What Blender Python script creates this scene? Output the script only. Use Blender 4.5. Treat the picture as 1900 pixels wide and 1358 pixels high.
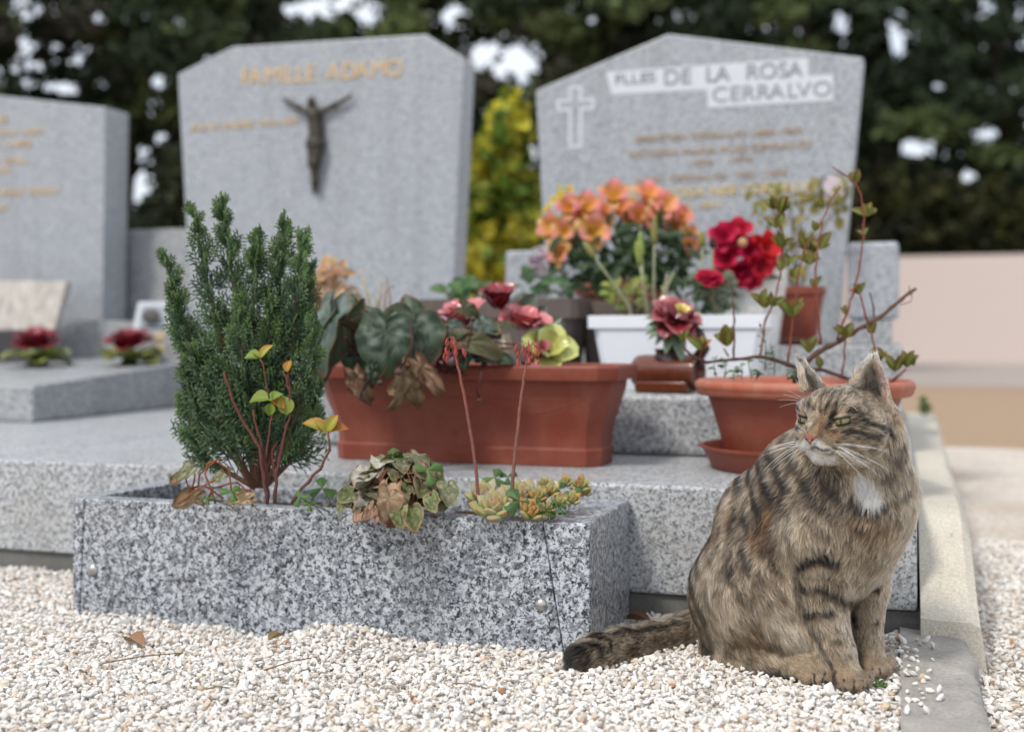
import bpy, math, random
import numpy as np
from mathutils import Vector, Matrix
R = math.radians
random.seed(7)
rng = np.random.default_rng(7)
for o in list(bpy.data.objects):
    bpy.data.objects.remove(o)
sc = bpy.context.scene
col = sc.collection

# ---------------------------------------------------------------- camera, sky, sun, exposure
A = R(18.0); cA, sA = math.cos(A), math.sin(A)
FP, HZ, CX, CH = 2200.0, 622.0, 950.0, 0.48      # focal length, horizon row, centre column (photo pixels), eye height
cam = bpy.data.cameras.new('camera'); camo = bpy.data.objects.new('camera', cam); col.objects.link(camo)
camo.location = (0, 0, CH); camo.rotation_euler = (R(90), 0, A)
cam.sensor_width = 36; cam.lens = FP / 1900 * 36
cam.shift_y = -(679 - HZ) / 1900
cam.clip_start = 0.05; cam.clip_end = 600
cam.dof.use_dof = True; cam.dof.focus_distance = 1.67; cam.dof.aperture_fstop = 2.4
sc.camera = camo

SUN_EL, SUN_AZ = R(52), R(205)                    # from behind the camera, to its left (azimuth clockwise from +Y)
w = bpy.data.worlds.new('World'); sc.world = w; w.use_nodes = True
nt = w.node_tree; nt.nodes.clear()
out = nt.nodes.new('ShaderNodeOutputWorld'); bg = nt.nodes.new('ShaderNodeBackground')
sky = nt.nodes.new('ShaderNodeTexSky'); sky.sky_type = 'NISHITA'; sky.sun_disc = False
sky.sun_elevation = SUN_EL; sky.sun_rotation = SUN_AZ; sky.air_density = 1.0; sky.dust_density = 3.0; sky.ozone_density = 1.5
mixw = nt.nodes.new('ShaderNodeMix'); mixw.data_type = 'RGBA'
cl = nt.nodes.new('ShaderNodeTexNoise'); cl.inputs['Scale'].default_value = 2.2; cl.inputs['Detail'].default_value = 6
rmp = nt.nodes.new('ShaderNodeMapRange'); rmp.inputs['From Min'].default_value = 0.3; rmp.inputs['From Max'].default_value = 0.7
rmp.inputs['To Min'].default_value = 0.6; rmp.inputs['To Max'].default_value = 0.9
nt.links.new(cl.outputs['Fac'], rmp.inputs['Value']); nt.links.new(rmp.outputs['Result'], mixw.inputs['Factor'])
nt.links.new(sky.outputs[0], mixw.inputs['A']); mixw.inputs['B'].default_value = (8.2, 8.6, 9.2, 1)   # overcast veil
nt.links.new(mixw.outputs['Result'], bg.inputs['Color']); bg.inputs['Strength'].default_value = 0.088
nt.links.new(bg.outputs[0], out.inputs[0])
sl = bpy.data.lights.new('sun', 'SUN'); so = bpy.data.objects.new('sun', sl); col.objects.link(so)
sl.energy = 1.5; sl.angle = R(10); sl.color = (1, 0.95, 0.88)
sdir = Vector((math.sin(SUN_AZ) * math.cos(SUN_EL), math.cos(SUN_AZ) * math.cos(SUN_EL), math.sin(SUN_EL)))
so.rotation_euler = sdir.to_track_quat('Z', 'Y').to_euler(); so.location = sdir * 30
sc.view_settings.view_transform = 'Standard'; sc.view_settings.look = 'None'
sc.view_settings.exposure = 0.72; sc.view_settings.gamma = 1.0; sc.view_settings.use_curve_mapping = False
sc.cycles.use_denoising = True
sc.cycles.max_bounces = 8; sc.cycles.transparent_max_bounces = 12
sc.render.hair_type = 'STRAND'
sc.cycles_curves.shape = 'RIBBONS'

# ---------------------------------------------------------------- helpers
ER, EF, EU = Vector((cA, sA, 0)), Vector((-sA, cA, 0)), Vector((0, 0, 1))
def C2W(x, d, z): return Vector((x * cA - d * sA, x * sA + d * cA, z))
def W(px, py, d): return C2W((px - CX) * d / FP, d, CH - (py - HZ) * d / FP)
def WY(px, py, Y):
    u = (px - CX) / FP
    return W(px, py, Y / (cA + u * sA))
def WZ(px, py, z): return W(px, py, FP * (CH - z) / (py - HZ))
def SV(r, f, u): return ER * r + EF * f + EU * u
def V(*a): return Vector(a)
def U(a, b): return random.uniform(a, b)

def thing(name, label, cat, loc=(0, 0, 0), group=None):
    o = bpy.data.objects.new(name, None); col.objects.link(o); o.location = loc; o.empty_display_size = 0.02
    o['label'] = label; o['category'] = cat
    if group: o['group'] = group
    return o
def under(o, parent):
    if parent is not None:
        o.parent = parent
        if parent.type == 'EMPTY': o.matrix_parent_inverse = Matrix.Translation(-parent.location)
        else: o.matrix_parent_inverse = parent.matrix_basis.inverted() if parent.parent is None else (parent.matrix_basis).inverted()
    return o
def tag(o, label=None, cat=None, group=None, kind=None):
    for k, v in (('label', label), ('category', cat), ('group', group), ('kind', kind)):
        if v: o[k] = v
    return o
def inst(mesh, name, parent, M=None):
    o = bpy.data.objects.new(name, mesh); col.objects.link(o)
    if M is not None: o.matrix_basis = M
    return under(o, parent)
def frame(pos, d, up=(0, 0, 1), s=1.0, sx=1.0):
    y = Vector(d).normalized(); x = y.cross(Vector(up))
    if x.length < 1e-4: x = y.cross(V(1, 0.3, 0))
    x.normalize(); z = x.cross(y)
    M = Matrix((x * s * sx, y * s, z * s)).transposed().to_4x4(); M.translation = Vector(pos)
    return M

class MB:
    def __init__(self): self.v = []; self.f = []; self.c = []
    def add(self, vs, fs, c=(1, 1, 1)):
        n = len(self.v); self.v += [tuple(p) for p in vs]
        self.f += [tuple(i + n for i in f) for f in fs]
        if c and not isinstance(c[0], (int, float)): self.c += [tuple(k) for k in c]
        else: self.c += [tuple(c)] * len(vs)
        return self
    def box(self, a, b, c=(1, 1, 1)):
        (x0, y0, z0), (x1, y1, z1) = a, b
        return self.add([(x0,y0,z0),(x1,y0,z0),(x1,y1,z0),(x0,y1,z0),(x0,y0,z1),(x1,y0,z1),(x1,y1,z1),(x0,y1,z1)],
            [(0,3,2,1),(4,5,6,7),(0,1,5,4),(1,2,6,5),(2,3,7,6),(3,0,4,7)], c)
    def prism(self, poly, y0, y1, c=(1, 1, 1)):          # (x,z) outline, counter-clockwise seen from -Y
        n = len(poly)
        vs = [(x, y0, z) for x, z in poly] + [(x, y1, z) for x, z in poly]
        fs = [tuple(range(n)), tuple(range(2 * n - 1, n - 1, -1))]
        fs += [(i, i + n, (i + 1) % n + n, (i + 1) % n) for i in range(n)]
        return self.add(vs, fs, c)
    def tube(self, pts, rad, n=6, c=(1, 1, 1), c2=None, cap=True):
        pts = [Vector(p) for p in pts]; m = len(pts)
        if isinstance(rad, (int, float)): rad = [rad] * m
        elif len(rad) != m: rad = [rad[0] + (rad[-1] - rad[0]) * i / (m - 1) for i in range(m)]
        vs = []; cs = []; ref = None
        for i, p in enumerate(pts):
            t = (pts[min(i + 1, m - 1)] - pts[max(i - 1, 0)]).normalized()
            if ref is None: ref = t.cross(V(0.31, 0.77, 0.55)).normalized()
            ref = (ref - t * ref.dot(t)).normalized(); b = t.cross(ref)
            cc = c if c2 is None else [c[k] + (c2[k] - c[k]) * i / (m - 1) for k in range(3)]
            for j in range(n):
                a = 2 * math.pi * j / n
                vs.append(p + (ref * math.cos(a) + b * math.sin(a)) * rad[i]); cs.append(tuple(cc))
        fs = [(i * n + j, i * n + (j + 1) % n, (i + 1) * n + (j + 1) % n, (i + 1) * n + j) for i in range(m - 1) for j in range(n)]
        if cap: fs += [tuple(range(n - 1, -1, -1)), tuple((m - 1) * n + j for j in range(n))]
        return self.add(vs, fs, cs)
    def lathe(self, prof, o=(0, 0, 0), n=48, c=(1, 1, 1), sx=1, sy=1):
        m = len(prof)
        vs = [(o[0] + r * sx * math.cos(2 * math.pi * j / n), o[1] + r * sy * math.sin(2 * math.pi * j / n), o[2] + z) for r, z in prof for j in range(n)]
        fs = [(i * n + j, i * n + (j + 1) % n, (i + 1) * n + (j + 1) % n, (i + 1) * n + j) for i in range(m - 1) for j in range(n)]
        return self.add(vs, fs, c)
    def loft(self, rings, c=(1, 1, 1), cap=True):
        n = len(rings[0]); vs = [p for r in rings for p in r]; m = len(rings)
        fs = [(i * n + j, i * n + (j + 1) % n, (i + 1) * n + (j + 1) % n, (i + 1) * n + j) for i in range(m - 1) for j in range(n)]
        if cap: fs += [tuple(range(n - 1, -1, -1)), tuple((m - 1) * n + j for j in range(n))]
        return self.add(vs, fs, c)
    def ball(self, o, r, c=(1, 1, 1), n=10, m=7, sc_=(1, 1, 1)):
        vs = []; fs = []
        for i in range(m + 1):
            a = math.pi * i / m
            for j in range(n):
                b = 2 * math.pi * j / n
                vs.append((o[0] + r * sc_[0] * math.sin(a) * math.cos(b), o[1] + r * sc_[1] * math.sin(a) * math.sin(b), o[2] + r * sc_[2] * math.cos(a)))
        for i in range(m):
            for j in range(n): fs.append((i * n + j, (i + 1) * n + j, (i + 1) * n + (j + 1) % n, i * n + (j + 1) % n))
        return self.add(vs, fs, c)
    def grid(self, P, cols=None, c=(1, 1, 1), closed=False):
        nu, nv = len(P), len(P[0])
        vs = [p for r in P for p in r]; cs = [q for r in cols for q in r] if cols else c
        fs = [(i * nv + j, i * nv + (j + 1) % nv, (i + 1) * nv + (j + 1) % nv, (i + 1) * nv + j) for i in range(nu - 1) for j in range(nv if closed else nv - 1)]
        return self.add(vs, fs, cs)
    def merge(self, mesh_mb, M):
        return self.add([M @ Vector(p) for p in mesh_mb.v], mesh_mb.f, mesh_mb.c if mesh_mb.c else (1, 1, 1))
    def mesh(self, name, mat, smooth=True):
        me = bpy.data.meshes.new(name); me.from_pydata(self.v, [], self.f)
        at = me.color_attributes.new('Col', 'FLOAT_COLOR', 'POINT')
        a = np.ones((len(self.v), 4), np.float32); a[:, :3] = np.array(self.c, np.float32).reshape(-1, 3)
        at.data.foreach_set('color', a.ravel())
        if mat: me.materials.append(mat)
        if smooth: me.polygons.foreach_set('use_smooth', [True] * len(me.polygons))
        me.update(); return me
    def build(self, name, mat, parent=None, smooth=True, bevel=0, angle=None):
        me = self.mesh(name, mat, smooth)
        o = inst(me, name, parent)
        if angle is not None: me.set_sharp_from_angle(angle=R(angle))
        if bevel:
            b = o.modifiers.new('bevel', 'BEVEL'); b.width = bevel; b.segments = 2; b.limit_method = 'ANGLE'; b.angle_limit = R(35)
        return o

def np_mesh(name, v, f, c, mat, smooth=False):
    """v (n,3), f (m,k) arrays, c (n,3): fast mesh"""
    me = bpy.data.meshes.new(name); k = f.shape[1]
    me.vertices.add(len(v)); me.vertices.foreach_set('co', np.ascontiguousarray(v, np.float32).ravel())
    me.loops.add(f.size); me.loops.foreach_set('vertex_index', np.ascontiguousarray(f, np.int32).ravel())
    me.polygons.add(len(f)); me.polygons.foreach_set('loop_start', np.arange(0, f.size, k, dtype=np.int32))
    me.polygons.foreach_set('use_smooth', np.full(len(f), smooth))
    if c is not None:
        at = me.color_attributes.new('Col', 'FLOAT_COLOR', 'POINT')
        a = np.ones((len(v), 4), np.float32); a[:, :3] = c; at.data.foreach_set('color', a.ravel())
    if mat: me.materials.append(mat)
    me.update(calc_edges=True); me.validate()
    return me

# value noise in numpy
_perm = np.random.default_rng(3).random((64, 64, 64)).astype(np.float32)
def vn(p, f, s=0.0):
    q = np.asarray(p, np.float64) * f + s * 17.31 + 1000.0
    i = np.floor(q).astype(np.int64); t = q - i; t = t * t * (3 - 2 * t); i &= 63; j = (i + 1) & 63
    x0, y0, z0 = i.T; x1, y1, z1 = j.T; tx, ty, tz = t.T
    def L(a, b, t): return a + (b - a) * t
    return L(L(L(_perm[x0,y0,z0], _perm[x1,y0,z0], tx), L(_perm[x0,y1,z0], _perm[x1,y1,z0], tx), ty),
             L(L(_perm[x0,y0,z1], _perm[x1,y0,z1], tx), L(_perm[x0,y1,z1], _perm[x1,y1,z1], tx), ty), tz)
def fbm(p, f, s=0.0, n=3):
    r = 0; a = 1; tot = 0
    for k in range(n): r = r + a * vn(p, f * 2 ** k, s + k * 3.7); tot += a; a *= 0.5
    return r / tot
def sst(a, b, x): t = np.clip((x - a) / (b - a), 0, 1); return t * t * (3 - 2 * t)

# ---------------------------------------------------------------- materials
class NT:
    def __init__(self, name):
        self.m = bpy.data.materials.new(name); self.m.use_nodes = True; self.t = self.m.node_tree; self.t.nodes.clear()
        self.out = self.n('OutputMaterial'); self.b = self.n('BsdfPrincipled'); self.l(self.b.outputs[0], self.out.inputs[0])
    def n(self, k, **kw):
        x = self.t.nodes.new('ShaderNode' + k)
        for a, b in kw.items():
            if hasattr(x, a): setattr(x, a, b)
            else: x.inputs[a.replace('_', ' ')].default_value = b
        return x
    def l(self, a, b): self.t.links.new(a, b)
    def pos(self, sc_=1.0, scale=(1, 1, 1), rot=(0, 0, 0)):
        t = self.n('TexCoord'); mp = self.n('Mapping'); mp.inputs['Scale'].default_value = [sc_ * k for k in scale]; mp.inputs['Rotation'].default_value = rot
        self.l(t.outputs['Object'], mp.inputs['Vector']); return mp.outputs['Vector']
    def noise(self, vec, scale, detail=3, rough=0.55, dist=0.0):
        x = self.n('TexNoise'); x.inputs['Scale'].default_value = scale; x.inputs['Detail'].default_value = detail
        x.inputs['Roughness'].default_value = rough; x.inputs['Distortion'].default_value = dist
        if vec: self.l(vec, x.inputs['Vector'])
        return x.outputs['Fac']
    def ramp(self, fac, stops, interp='LINEAR'):
        x = self.n('ValToRGB'); x.color_ramp.interpolation = interp; e = x.color_ramp.elements
        while len(e) < len(stops): e.new(0.5)
        for k, (p, c) in zip(e, stops):
            k.position = p; k.color = (c, c, c, 1) if isinstance(c, (int, float)) else (*c, 1)
        self.l(fac, x.inputs[0]); return x.outputs[0]
    def mix(self, fac, a, b, mode='MIX'):
        x = self.n('Mix'); x.data_type = 'RGBA'; x.blend_type = mode
        for s, k in ((fac, x.inputs['Factor']), (a, x.inputs['A']), (b, x.inputs['B'])):
            if hasattr(s, 'links'): self.l(s, k)
            elif isinstance(s, (int, float)): k.default_value = s
            else: k.default_value = (*s, 1)
        return x.outputs['Result']
    def bump(self, h, strength=0.2, dist=0.002):
        x = self.n('Bump'); x.inputs['Strength'].default_value = strength; x.inputs['Distance'].default_value = dist
        self.l(h, x.inputs['Height']); self.l(x.outputs[0], self.b.inputs['Normal'])
    def fin(self, colr=None, rough=0.5, spec=0.5):
        if colr is not None:
            if hasattr(colr, 'links'): self.l(colr, self.b.inputs['Base Color'])
            else: self.b.inputs['Base Color'].default_value = (*colr, 1)
        if hasattr(rough, 'links'): self.l(rough, self.b.inputs['Roughness'])
        else: self.b.inputs['Roughness'].default_value = rough
        self.b.inputs['Specular IOR Level'].default_value = spec
        return self.m

def granite(name, s=1.0, white=(0.60, 0.63, 0.66), grey=(0.24, 0.25, 0.265), dark=(0.02, 0.023, 0.03), a=0.535, b=0.565, rough=0.3, weather=0.0, gl=0.5):
    k = NT(name); p = k.pos(s, (1, 1, 1), (0.5, 0.7, 0.3))
    v = k.n('TexVoronoi', feature='F1'); v.inputs['Scale'].default_value = 330; k.l(p, v.inputs['Vector'])
    sep = k.n('SeparateColor'); k.l(v.outputs['Color'], sep.inputs[0])
    n1 = k.noise(p, 105, 3, 0.7, 0.6); n2 = k.noise(p, 75, 2, 0.6, 0.3); n3 = k.noise(p, 420, 2, 0.5)
    def addm(x, y, w_):
        q = k.n('Math', operation='MULTIPLY_ADD'); k.l(y, q.inputs[0]); q.inputs[1].default_value = w_; k.l(x, q.inputs[2]); return q.outputs[0]
    n1 = addm(n1, sep.outputs[0], 0.13); n2 = addm(n2, sep.outputs[1], 0.16)
    base = k.mix(k.ramp(n3, [(0.3, 0), (0.7, 1)]), [c * 0.86 for c in white], [min(0.9, c * 1.1) for c in white])
    g = k.ramp(n2, [(gl + 0.09, 0), (gl + 0.14, 1)])
    c = k.mix(g, base, k.mix(sep.outputs[2], grey, [x * 1.5 for x in grey]))
    d = k.ramp(n1, [(a + 0.075, 0), (b + 0.075, 1)])
    c = k.mix(d, c, k.mix(sep.outputs[1], dark, [x * 3 + 0.02 for x in dark]))
    wn = k.noise(k.pos(), 7, 5, 0.65)
    if weather:
        c = k.mix(k.ramp(wn, [(0.45, 0), (0.75, weather)]), c, (0.33, 0.29, 0.23))
        sn = k.noise(k.pos(1, (11, 11, 0.7)), 1.0, 5, 0.65); c = k.mix(k.ramp(sn, [(0.5, 0), (0.72, 0.32)]), c, (0.16, 0.165, 0.16))
    k.bump(n3, 0.05, 0.0006)
    return k.fin(c, rough, 0.4)
def vcol(name, rough=0.5, spec=0.4, trans=0.0, noise=0.25, nscale=60, rnd=0.15, bump=0.0, coat=0.0, metal=0.0):
    k = NT(name); at = k.n('Attribute'); at.attribute_name = 'Col'; c = at.outputs['Color']
    nz = k.noise(k.pos(), nscale, 4, 0.6)
    if noise: c = k.mix(1.0, c, k.ramp(nz, [(0.25, 1 - noise), (0.75, 1 + noise * 0.4)]), 'MULTIPLY')
    if rnd:
        oi = k.n('ObjectInfo'); hs = k.n('HueSaturation')
        def mr(lo, hi, src):
            q = k.n('MapRange'); q.inputs['To Min'].default_value = lo; q.inputs['To Max'].default_value = hi; k.l(src, q.inputs['Value']); return q.outputs['Result']
        fr = k.n('Math', operation='FRACT'); mu = k.n('Math', operation='MULTIPLY'); mu.inputs[1].default_value = 7.13
        k.l(oi.outputs['Random'], mu.inputs[0]); k.l(mu.outputs[0], fr.inputs[0])
        k.l(mr(0.5 - rnd * 0.1, 0.5 + rnd * 0.1, oi.outputs['Random']), hs.inputs['Hue'])
        k.l(mr(1 - rnd, 1 + rnd, fr.outputs[0]), hs.inputs['Value']); k.l(c, hs.inputs['Color']); c = hs.outputs['Color']
    if bump: k.bump(nz, bump, 0.002)
    m = k.fin(c, rough, spec); k.b.inputs['Coat Weight'].default_value = coat; k.b.inputs['Metallic'].default_value = metal
    if trans:
        t = k.n('BsdfTranslucent'); k.l(c, t.inputs[0]); ms = k.n('MixShader'); ms.inputs[0].default_value = trans
        k.l(k.b.outputs[0], ms.inputs[1]); k.l(t.outputs[0], ms.inputs[2]); k.l(ms.outputs[0], k.out.inputs[0])
    return m
M = {}
M['gr_planter'] = granite('speckled_granite', 1.35, (0.50, 0.53, 0.57), (0.17, 0.185, 0.205), (0.010, 0.012, 0.017), 0.525, 0.55, 0.32, 0.12, 0.47)
M['gr_side'] = granite('sawn_granite', 1.3, (0.42, 0.44, 0.47), (0.17, 0.18, 0.19), (0.03, 0.033, 0.04), 0.52, 0.58, 0.4, 0.15, 0.48)
M['gr_tier'] = granite('grey_granite', 1.6, (0.50, 0.52, 0.54), (0.22, 0.23, 0.24), (0.025, 0.028, 0.034), 0.55, 0.58, 0.45, 0.35)
M['gr_slab'] = granite('slab_granite', 1.5, (0.46, 0.48, 0.50), (0.2, 0.21, 0.22), (0.03, 0.032, 0.037), 0.53, 0.57, 0.4, 0.25)
M['gr_stele'] = granite('stele_granite', 1.4, (0.40, 0.425, 0.455), (0.235, 0.255, 0.28), (0.05, 0.057, 0.07), 0.55, 0.59, 0.4, 0.08)
M['leaf'] = vcol('leaf', 0.5, 0.35, 0.22, 0.3, 90, 0.2)
M['leaf_dull'] = vcol('leaf_dull', 0.7, 0.2, 0.12, 0.4, 120, 0.2)
M['petal'] = vcol('petal', 0.6, 0.25, 0.25, 0.15, 80, 0.12)
M['bark'] = vcol('bark', 0.75, 0.25, 0, 0.45, 260, 0.08, 0.4)
M['ceramic'] = vcol('ceramic', 0.32, 0.5, 0, 0.35, 70, 0.0, 0.05, 0.15)
M['plain'] = vcol('plain', 0.6, 0.35, 0, 0.2, 40, 0.0)
M['foliage'] = vcol('foliage', 0.6, 0.25, 0.2, 0.35, 8, 0.0)
M['stone'] = vcol('gravel_stone', 0.75, 0.25, 0, 0.16, 400, 0.0, 0.15)
def plastic(name, c, dust=0.3, rough=0.48, dustc=(0.45, 0.3, 0.24)):
    k = NT(name); p = k.pos(); n = k.noise(p, 9, 6, 0.7); n2 = k.noise(p, 140, 3, 0.6)
    n3 = k.noise(k.pos(1, (30, 30, 4)), 1.0, 4, 0.6)
    x = k.mix(k.ramp(n, [(0.4, 0), (0.8, dust)]), c, dustc)
    x = k.mix(k.ramp(n2, [(0.6, 0), (0.8, dust * 0.5)]), x, [q * 0.5 for q in c])
    x = k.mix(k.ramp(n3, [(0.5, 0), (0.75, dust * 0.4)]), x, dustc)
    k.bump(n2, 0.06, 0.001); return k.fin(x, k.ramp(n, [(0.3, rough - 0.08), (0.8, rough + 0.2)]), 0.4)
M['terracotta'] = plastic('terracotta_plastic', (0.19, 0.036, 0.018), 0.32, 0.5, (0.34, 0.17, 0.12))
M['terra_rim'] = plastic('terracotta_orange', (0.34, 0.085, 0.042), 0.4, 0.55, (0.55, 0.4, 0.33))
M['white_plastic'] = plastic('white_plastic', (0.72, 0.75, 0.8), 0.12, 0.35, (0.5, 0.5, 0.48))
M['wood'] = plastic('weathered_brown', (0.095, 0.075, 0.065), 0.4, 0.7, (0.2, 0.17, 0.15))
M['pink'] = plastic('pink_plastic', (0.62, 0.36, 0.55), 0.2, 0.4, (0.7, 0.55, 0.6))
def soilmat():
    k = NT('soil'); p = k.pos(); n = k.noise(p, 130, 6, 0.7)
    k.bump(n, 0.9, 0.01); return k.fin(k.ramp(n, [(0.3, (0.02, 0.014, 0.01)), (0.6, (0.07, 0.05, 0.035)), (0.8, (0.16, 0.11, 0.07))]), 0.95, 0.1)
M['soil'] = soilmat()
def concrete(name, c, c2, stain=0.5):
    k = NT(name); p = k.pos(); n = k.noise(p, 14, 8, 0.7); n2 = k.noise(p, 260, 4, 0.6); n3 = k.noise(p, 33, 5, 0.75)
    x = k.mix(k.ramp(n, [(0.35, 0), (0.7, 1)]), c, c2)
    x = k.mix(k.ramp(n3, [(0.6, 0), (0.68, stain)]), x, [q * 0.4 for q in c2])
    x = k.mix(1.0, x, k.ramp(n2, [(0.3, 0.75), (0.7, 1.1)]), 'MULTIPLY')
    k.bump(n2, 0.5, 0.003); return k.fin(x, 0.9, 0.15)
M['cream'] = concrete('cream_render', (0.63, 0.59, 0.50), (0.54, 0.50, 0.42), 0.5)
M['concrete'] = concrete('grey_concrete', (0.42, 0.395, 0.36), (0.27, 0.255, 0.23), 0.6)
M['footing'] = concrete('footing_concrete', (0.2, 0.2, 0.19), (0.13, 0.13, 0.125), 0.5)
M['wallpink'] = concrete('pink_wall', (0.66, 0.555, 0.51), (0.60, 0.53, 0.49), 0.06)
M['ochre'] = concrete('ochre_ground', (0.34, 0.235, 0.155), (0.40, 0.29, 0.20), 0.1)
M['asphalt'] = concrete('grey_road', (0.36, 0.31, 0.28), (0.42, 0.36, 0.32), 0.1)
def steel():
    k = NT('steel'); k.b.inputs['Metallic'].default_value = 1; return k.fin((0.5, 0.49, 0.47), 0.3)
M['steel'] = steel()
def gold(): return NT('gold_paint').fin((0.62, 0.44, 0.24), 0.5, 0.4)
M['gold'] = gold()
M['gold_dim'] = NT('faded_gold').fin((0.42, 0.30, 0.19), 0.6, 0.3)
M['gold_bright'] = NT('bright_gold').fin((0.68, 0.5, 0.2), 0.5, 0.4)
M['whitepaint'] = NT('white_paint').fin((0.56, 0.59, 0.63), 0.6, 0.3)
def bronze():
    k = NT('bronze'); n = k.noise(k.pos(), 60, 4); k.b.inputs['Metallic'].default_value = 0.3
    return k.fin(k.ramp(n, [(0.3, (0.025, 0.022, 0.018)), (0.7, (0.07, 0.06, 0.045))]), 0.5, 0.4)
M['bronze'] = bronze()
# ---------------------------------------------------------------- setting: ground, gravel, kerb, wall
PX0, PX1, PY0, PY1, PZ = -1.352, -0.434, 1.71, 1.985, 0.200       # granite planter
_bx = []; _bz = []
for px, py in ((60,1138),(136,1143),(278,1150),(328,1162),(411,1168),(442,1178),(486,1187),(550,1181),(581,1165),(663,1165),(726,1181),(777,1197),(884,1203),(1036,1216)):
    p = WY(px, py, PY0); _bx.append(p.x); _bz.append(p.z)
_bx.append(-0.3); _bz.append(0.0)
def gz(x, y):
    """gravel surface height"""
    x = np.asarray(x, float); y = np.asarray(y, float)
    p = np.stack([x, y, 0 * x], -1).reshape(-1, 3)
    n = (fbm(p, 5.0, 2.0, 3).reshape(x.shape) - 0.5) * 0.022
    b = np.interp(x, _bx, _bz); wgt = np.exp(-((PY0 - y) / 0.13) ** 2) * (x < -0.3)
    z = n * (1 - wgt) + (b + 0.001) * wgt
    flat = np.exp(-(((x + 0.08) / 0.2) ** 2 + ((y - 1.75) / 0.22) ** 2) * 1.2)     # trodden where the cat sits
    z = z * (1 - flat)
    return np.where(x > 0.105, z - 0.03, z)

def sheet(name, x0, x1, y0, y1, nx, ny, zf, mat):
    xs = np.linspace(x0, x1, nx); ys = np.linspace(y0, y1, ny); X, Y = np.meshgrid(xs, ys); Z = zf(X, Y)
    v = np.stack([X, Y, Z], -1).reshape(-1, 3); i = np.arange(nx * ny).reshape(ny, nx)
    f = np.stack([i[:-1, :-1], i[:-1, 1:], i[1:, 1:], i[1:, :-1]], -1).reshape(-1, 4)
    o = inst(np_mesh(name, v, f, None, mat, True), name, None); o['kind'] = 'structure'; return o
def gravelmat():
    k = NT('gravel_bed'); p = k.pos(); v = k.n('TexVoronoi', feature='F1'); v.inputs['Scale'].default_value = 95; k.l(p, v.inputs['Vector'])
    sep = k.n('SeparateColor'); k.l(v.outputs['Color'], sep.inputs[0])
    c = k.ramp(sep.outputs[0], [(0.0, (0.42, 0.36, 0.30)), (0.3, (0.62, 0.55, 0.48)), (1, (0.70, 0.65, 0.59))])
    c = k.mix(k.ramp(k.noise(p, 3.0, 6), [(0.4, 0), (0.75, 0.6)]), c, (0.40, 0.31, 0.24))
    k.bump(v.outputs['Distance'], 0.8, 0.01); return k.fin(c, 0.95, 0.1)
M['gravel_bed'] = gravelmat()
def zg(X, Y):
    z = np.full(X.shape, -0.02); near = (Y < 3) & (np.abs(X) < 3); z[near] = gz(X[near], Y[near]) - 0.006; return z
sheet('ground', -60, 60, -20, 110, 40, 40, lambda X, Y: X * 0 - 0.075, M['ochre'])
sheet('gravel_path', -3.2, 0.03, -1.0, 2.9, 150, 180, zg, M['gravel_bed'])
sheet('gravel_path', 0.09, 4.0, -1.0, 5.9, 150, 220, lambda X, Y: X * 0 - 0.042, M['gravel_bed'])
sheet('road', -30, 30, 13.5, 25.2, 10, 10, lambda X, Y: X * 0 - 0.07, M['asphalt'])
b = MB(); b.box((-14, 25.2, -0.2), (30, 25.5, 2.07)); wl = b.build('boundary_wall', M['wallpink'], None, False)
tag(wl, 'long pale pink rendered boundary wall below the dark hedge at right', 'wall')

# loose gravel stones (nobody could count them): angular chips
def stones(name, pts, size, seed):
    r = np.random.default_rng(seed); n = len(pts)
    t = (1 + 5 ** .5) / 2
    iv = np.array([(-1,t,0),(1,t,0),(-1,-t,0),(1,-t,0),(0,-1,t),(0,1,t),(0,-1,-t),(0,1,-t),(t,0,-1),(t,0,1),(-t,0,-1),(-t,0,1)]) / 1.9
    fi = np.array([(0,11,5),(0,5,1),(0,1,7),(0,7,10),(0,10,11),(1,5,9),(5,11,4),(11,10,2),(10,7,6),(7,1,8),(3,9,4),(3,4,2),(3,2,6),(3,6,8),(3,8,9),(4,9,5),(2,4,11),(6,2,10),(8,6,7),(9,8,1)])
    sh = iv[None] * r.uniform(0.62, 1.2, (n, 12, 1)); sh *= np.stack([r.uniform(0.7, 1.55, n), r.uniform(0.55, 1.05, n), r.uniform(0.38, 0.8, n)], -1)[:, None]
    th, ph, ps = r.uniform(0, 6.28, n), r.normal(0, 0.5, n), r.normal(0, 0.5, n)
    def rot(v, a, i, j):
        c, s = np.cos(a)[:, None], np.sin(a)[:, None]; w_ = v.copy(); w_[..., i] = v[..., i] * c - v[..., j] * s; w_[..., j] = v[..., i] * s + v[..., j] * c; return w_
    sh = rot(rot(rot(sh, ph, 1, 2), ps, 0, 2), th, 0, 1)
    v = (sh * (size * 0.5)[:, None, None] + pts[:, None]).reshape(-1, 3)
    f = (fi[None] + (np.arange(n) * 12)[:, None, None]).reshape(-1, 3)
    pal = np.array([(0.78, 0.745, 0.70), (0.73, 0.68, 0.62), (0.81, 0.79, 0.76), (0.66, 0.58, 0.49), (0.60, 0.47, 0.34), (0.56, 0.53, 0.50), (0.36, 0.33, 0.31), (0.42, 0.22, 0.13)])
    pr = np.array([0.34, 0.26, 0.22, 0.095, 0.035, 0.04, 0.006, 0.004]); pr = pr / pr.sum()
    c = pal[r.choice(len(pal), n, p=pr)] * r.uniform(0.88, 1.06, (n, 1)); c = np.repeat(np.clip(c, 0, 0.82), 12, 0)
    o = inst(np_mesh(name, v, f, c, M['stone']), name, None)
    return tag(o, None, None, None, 'stuff')
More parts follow.
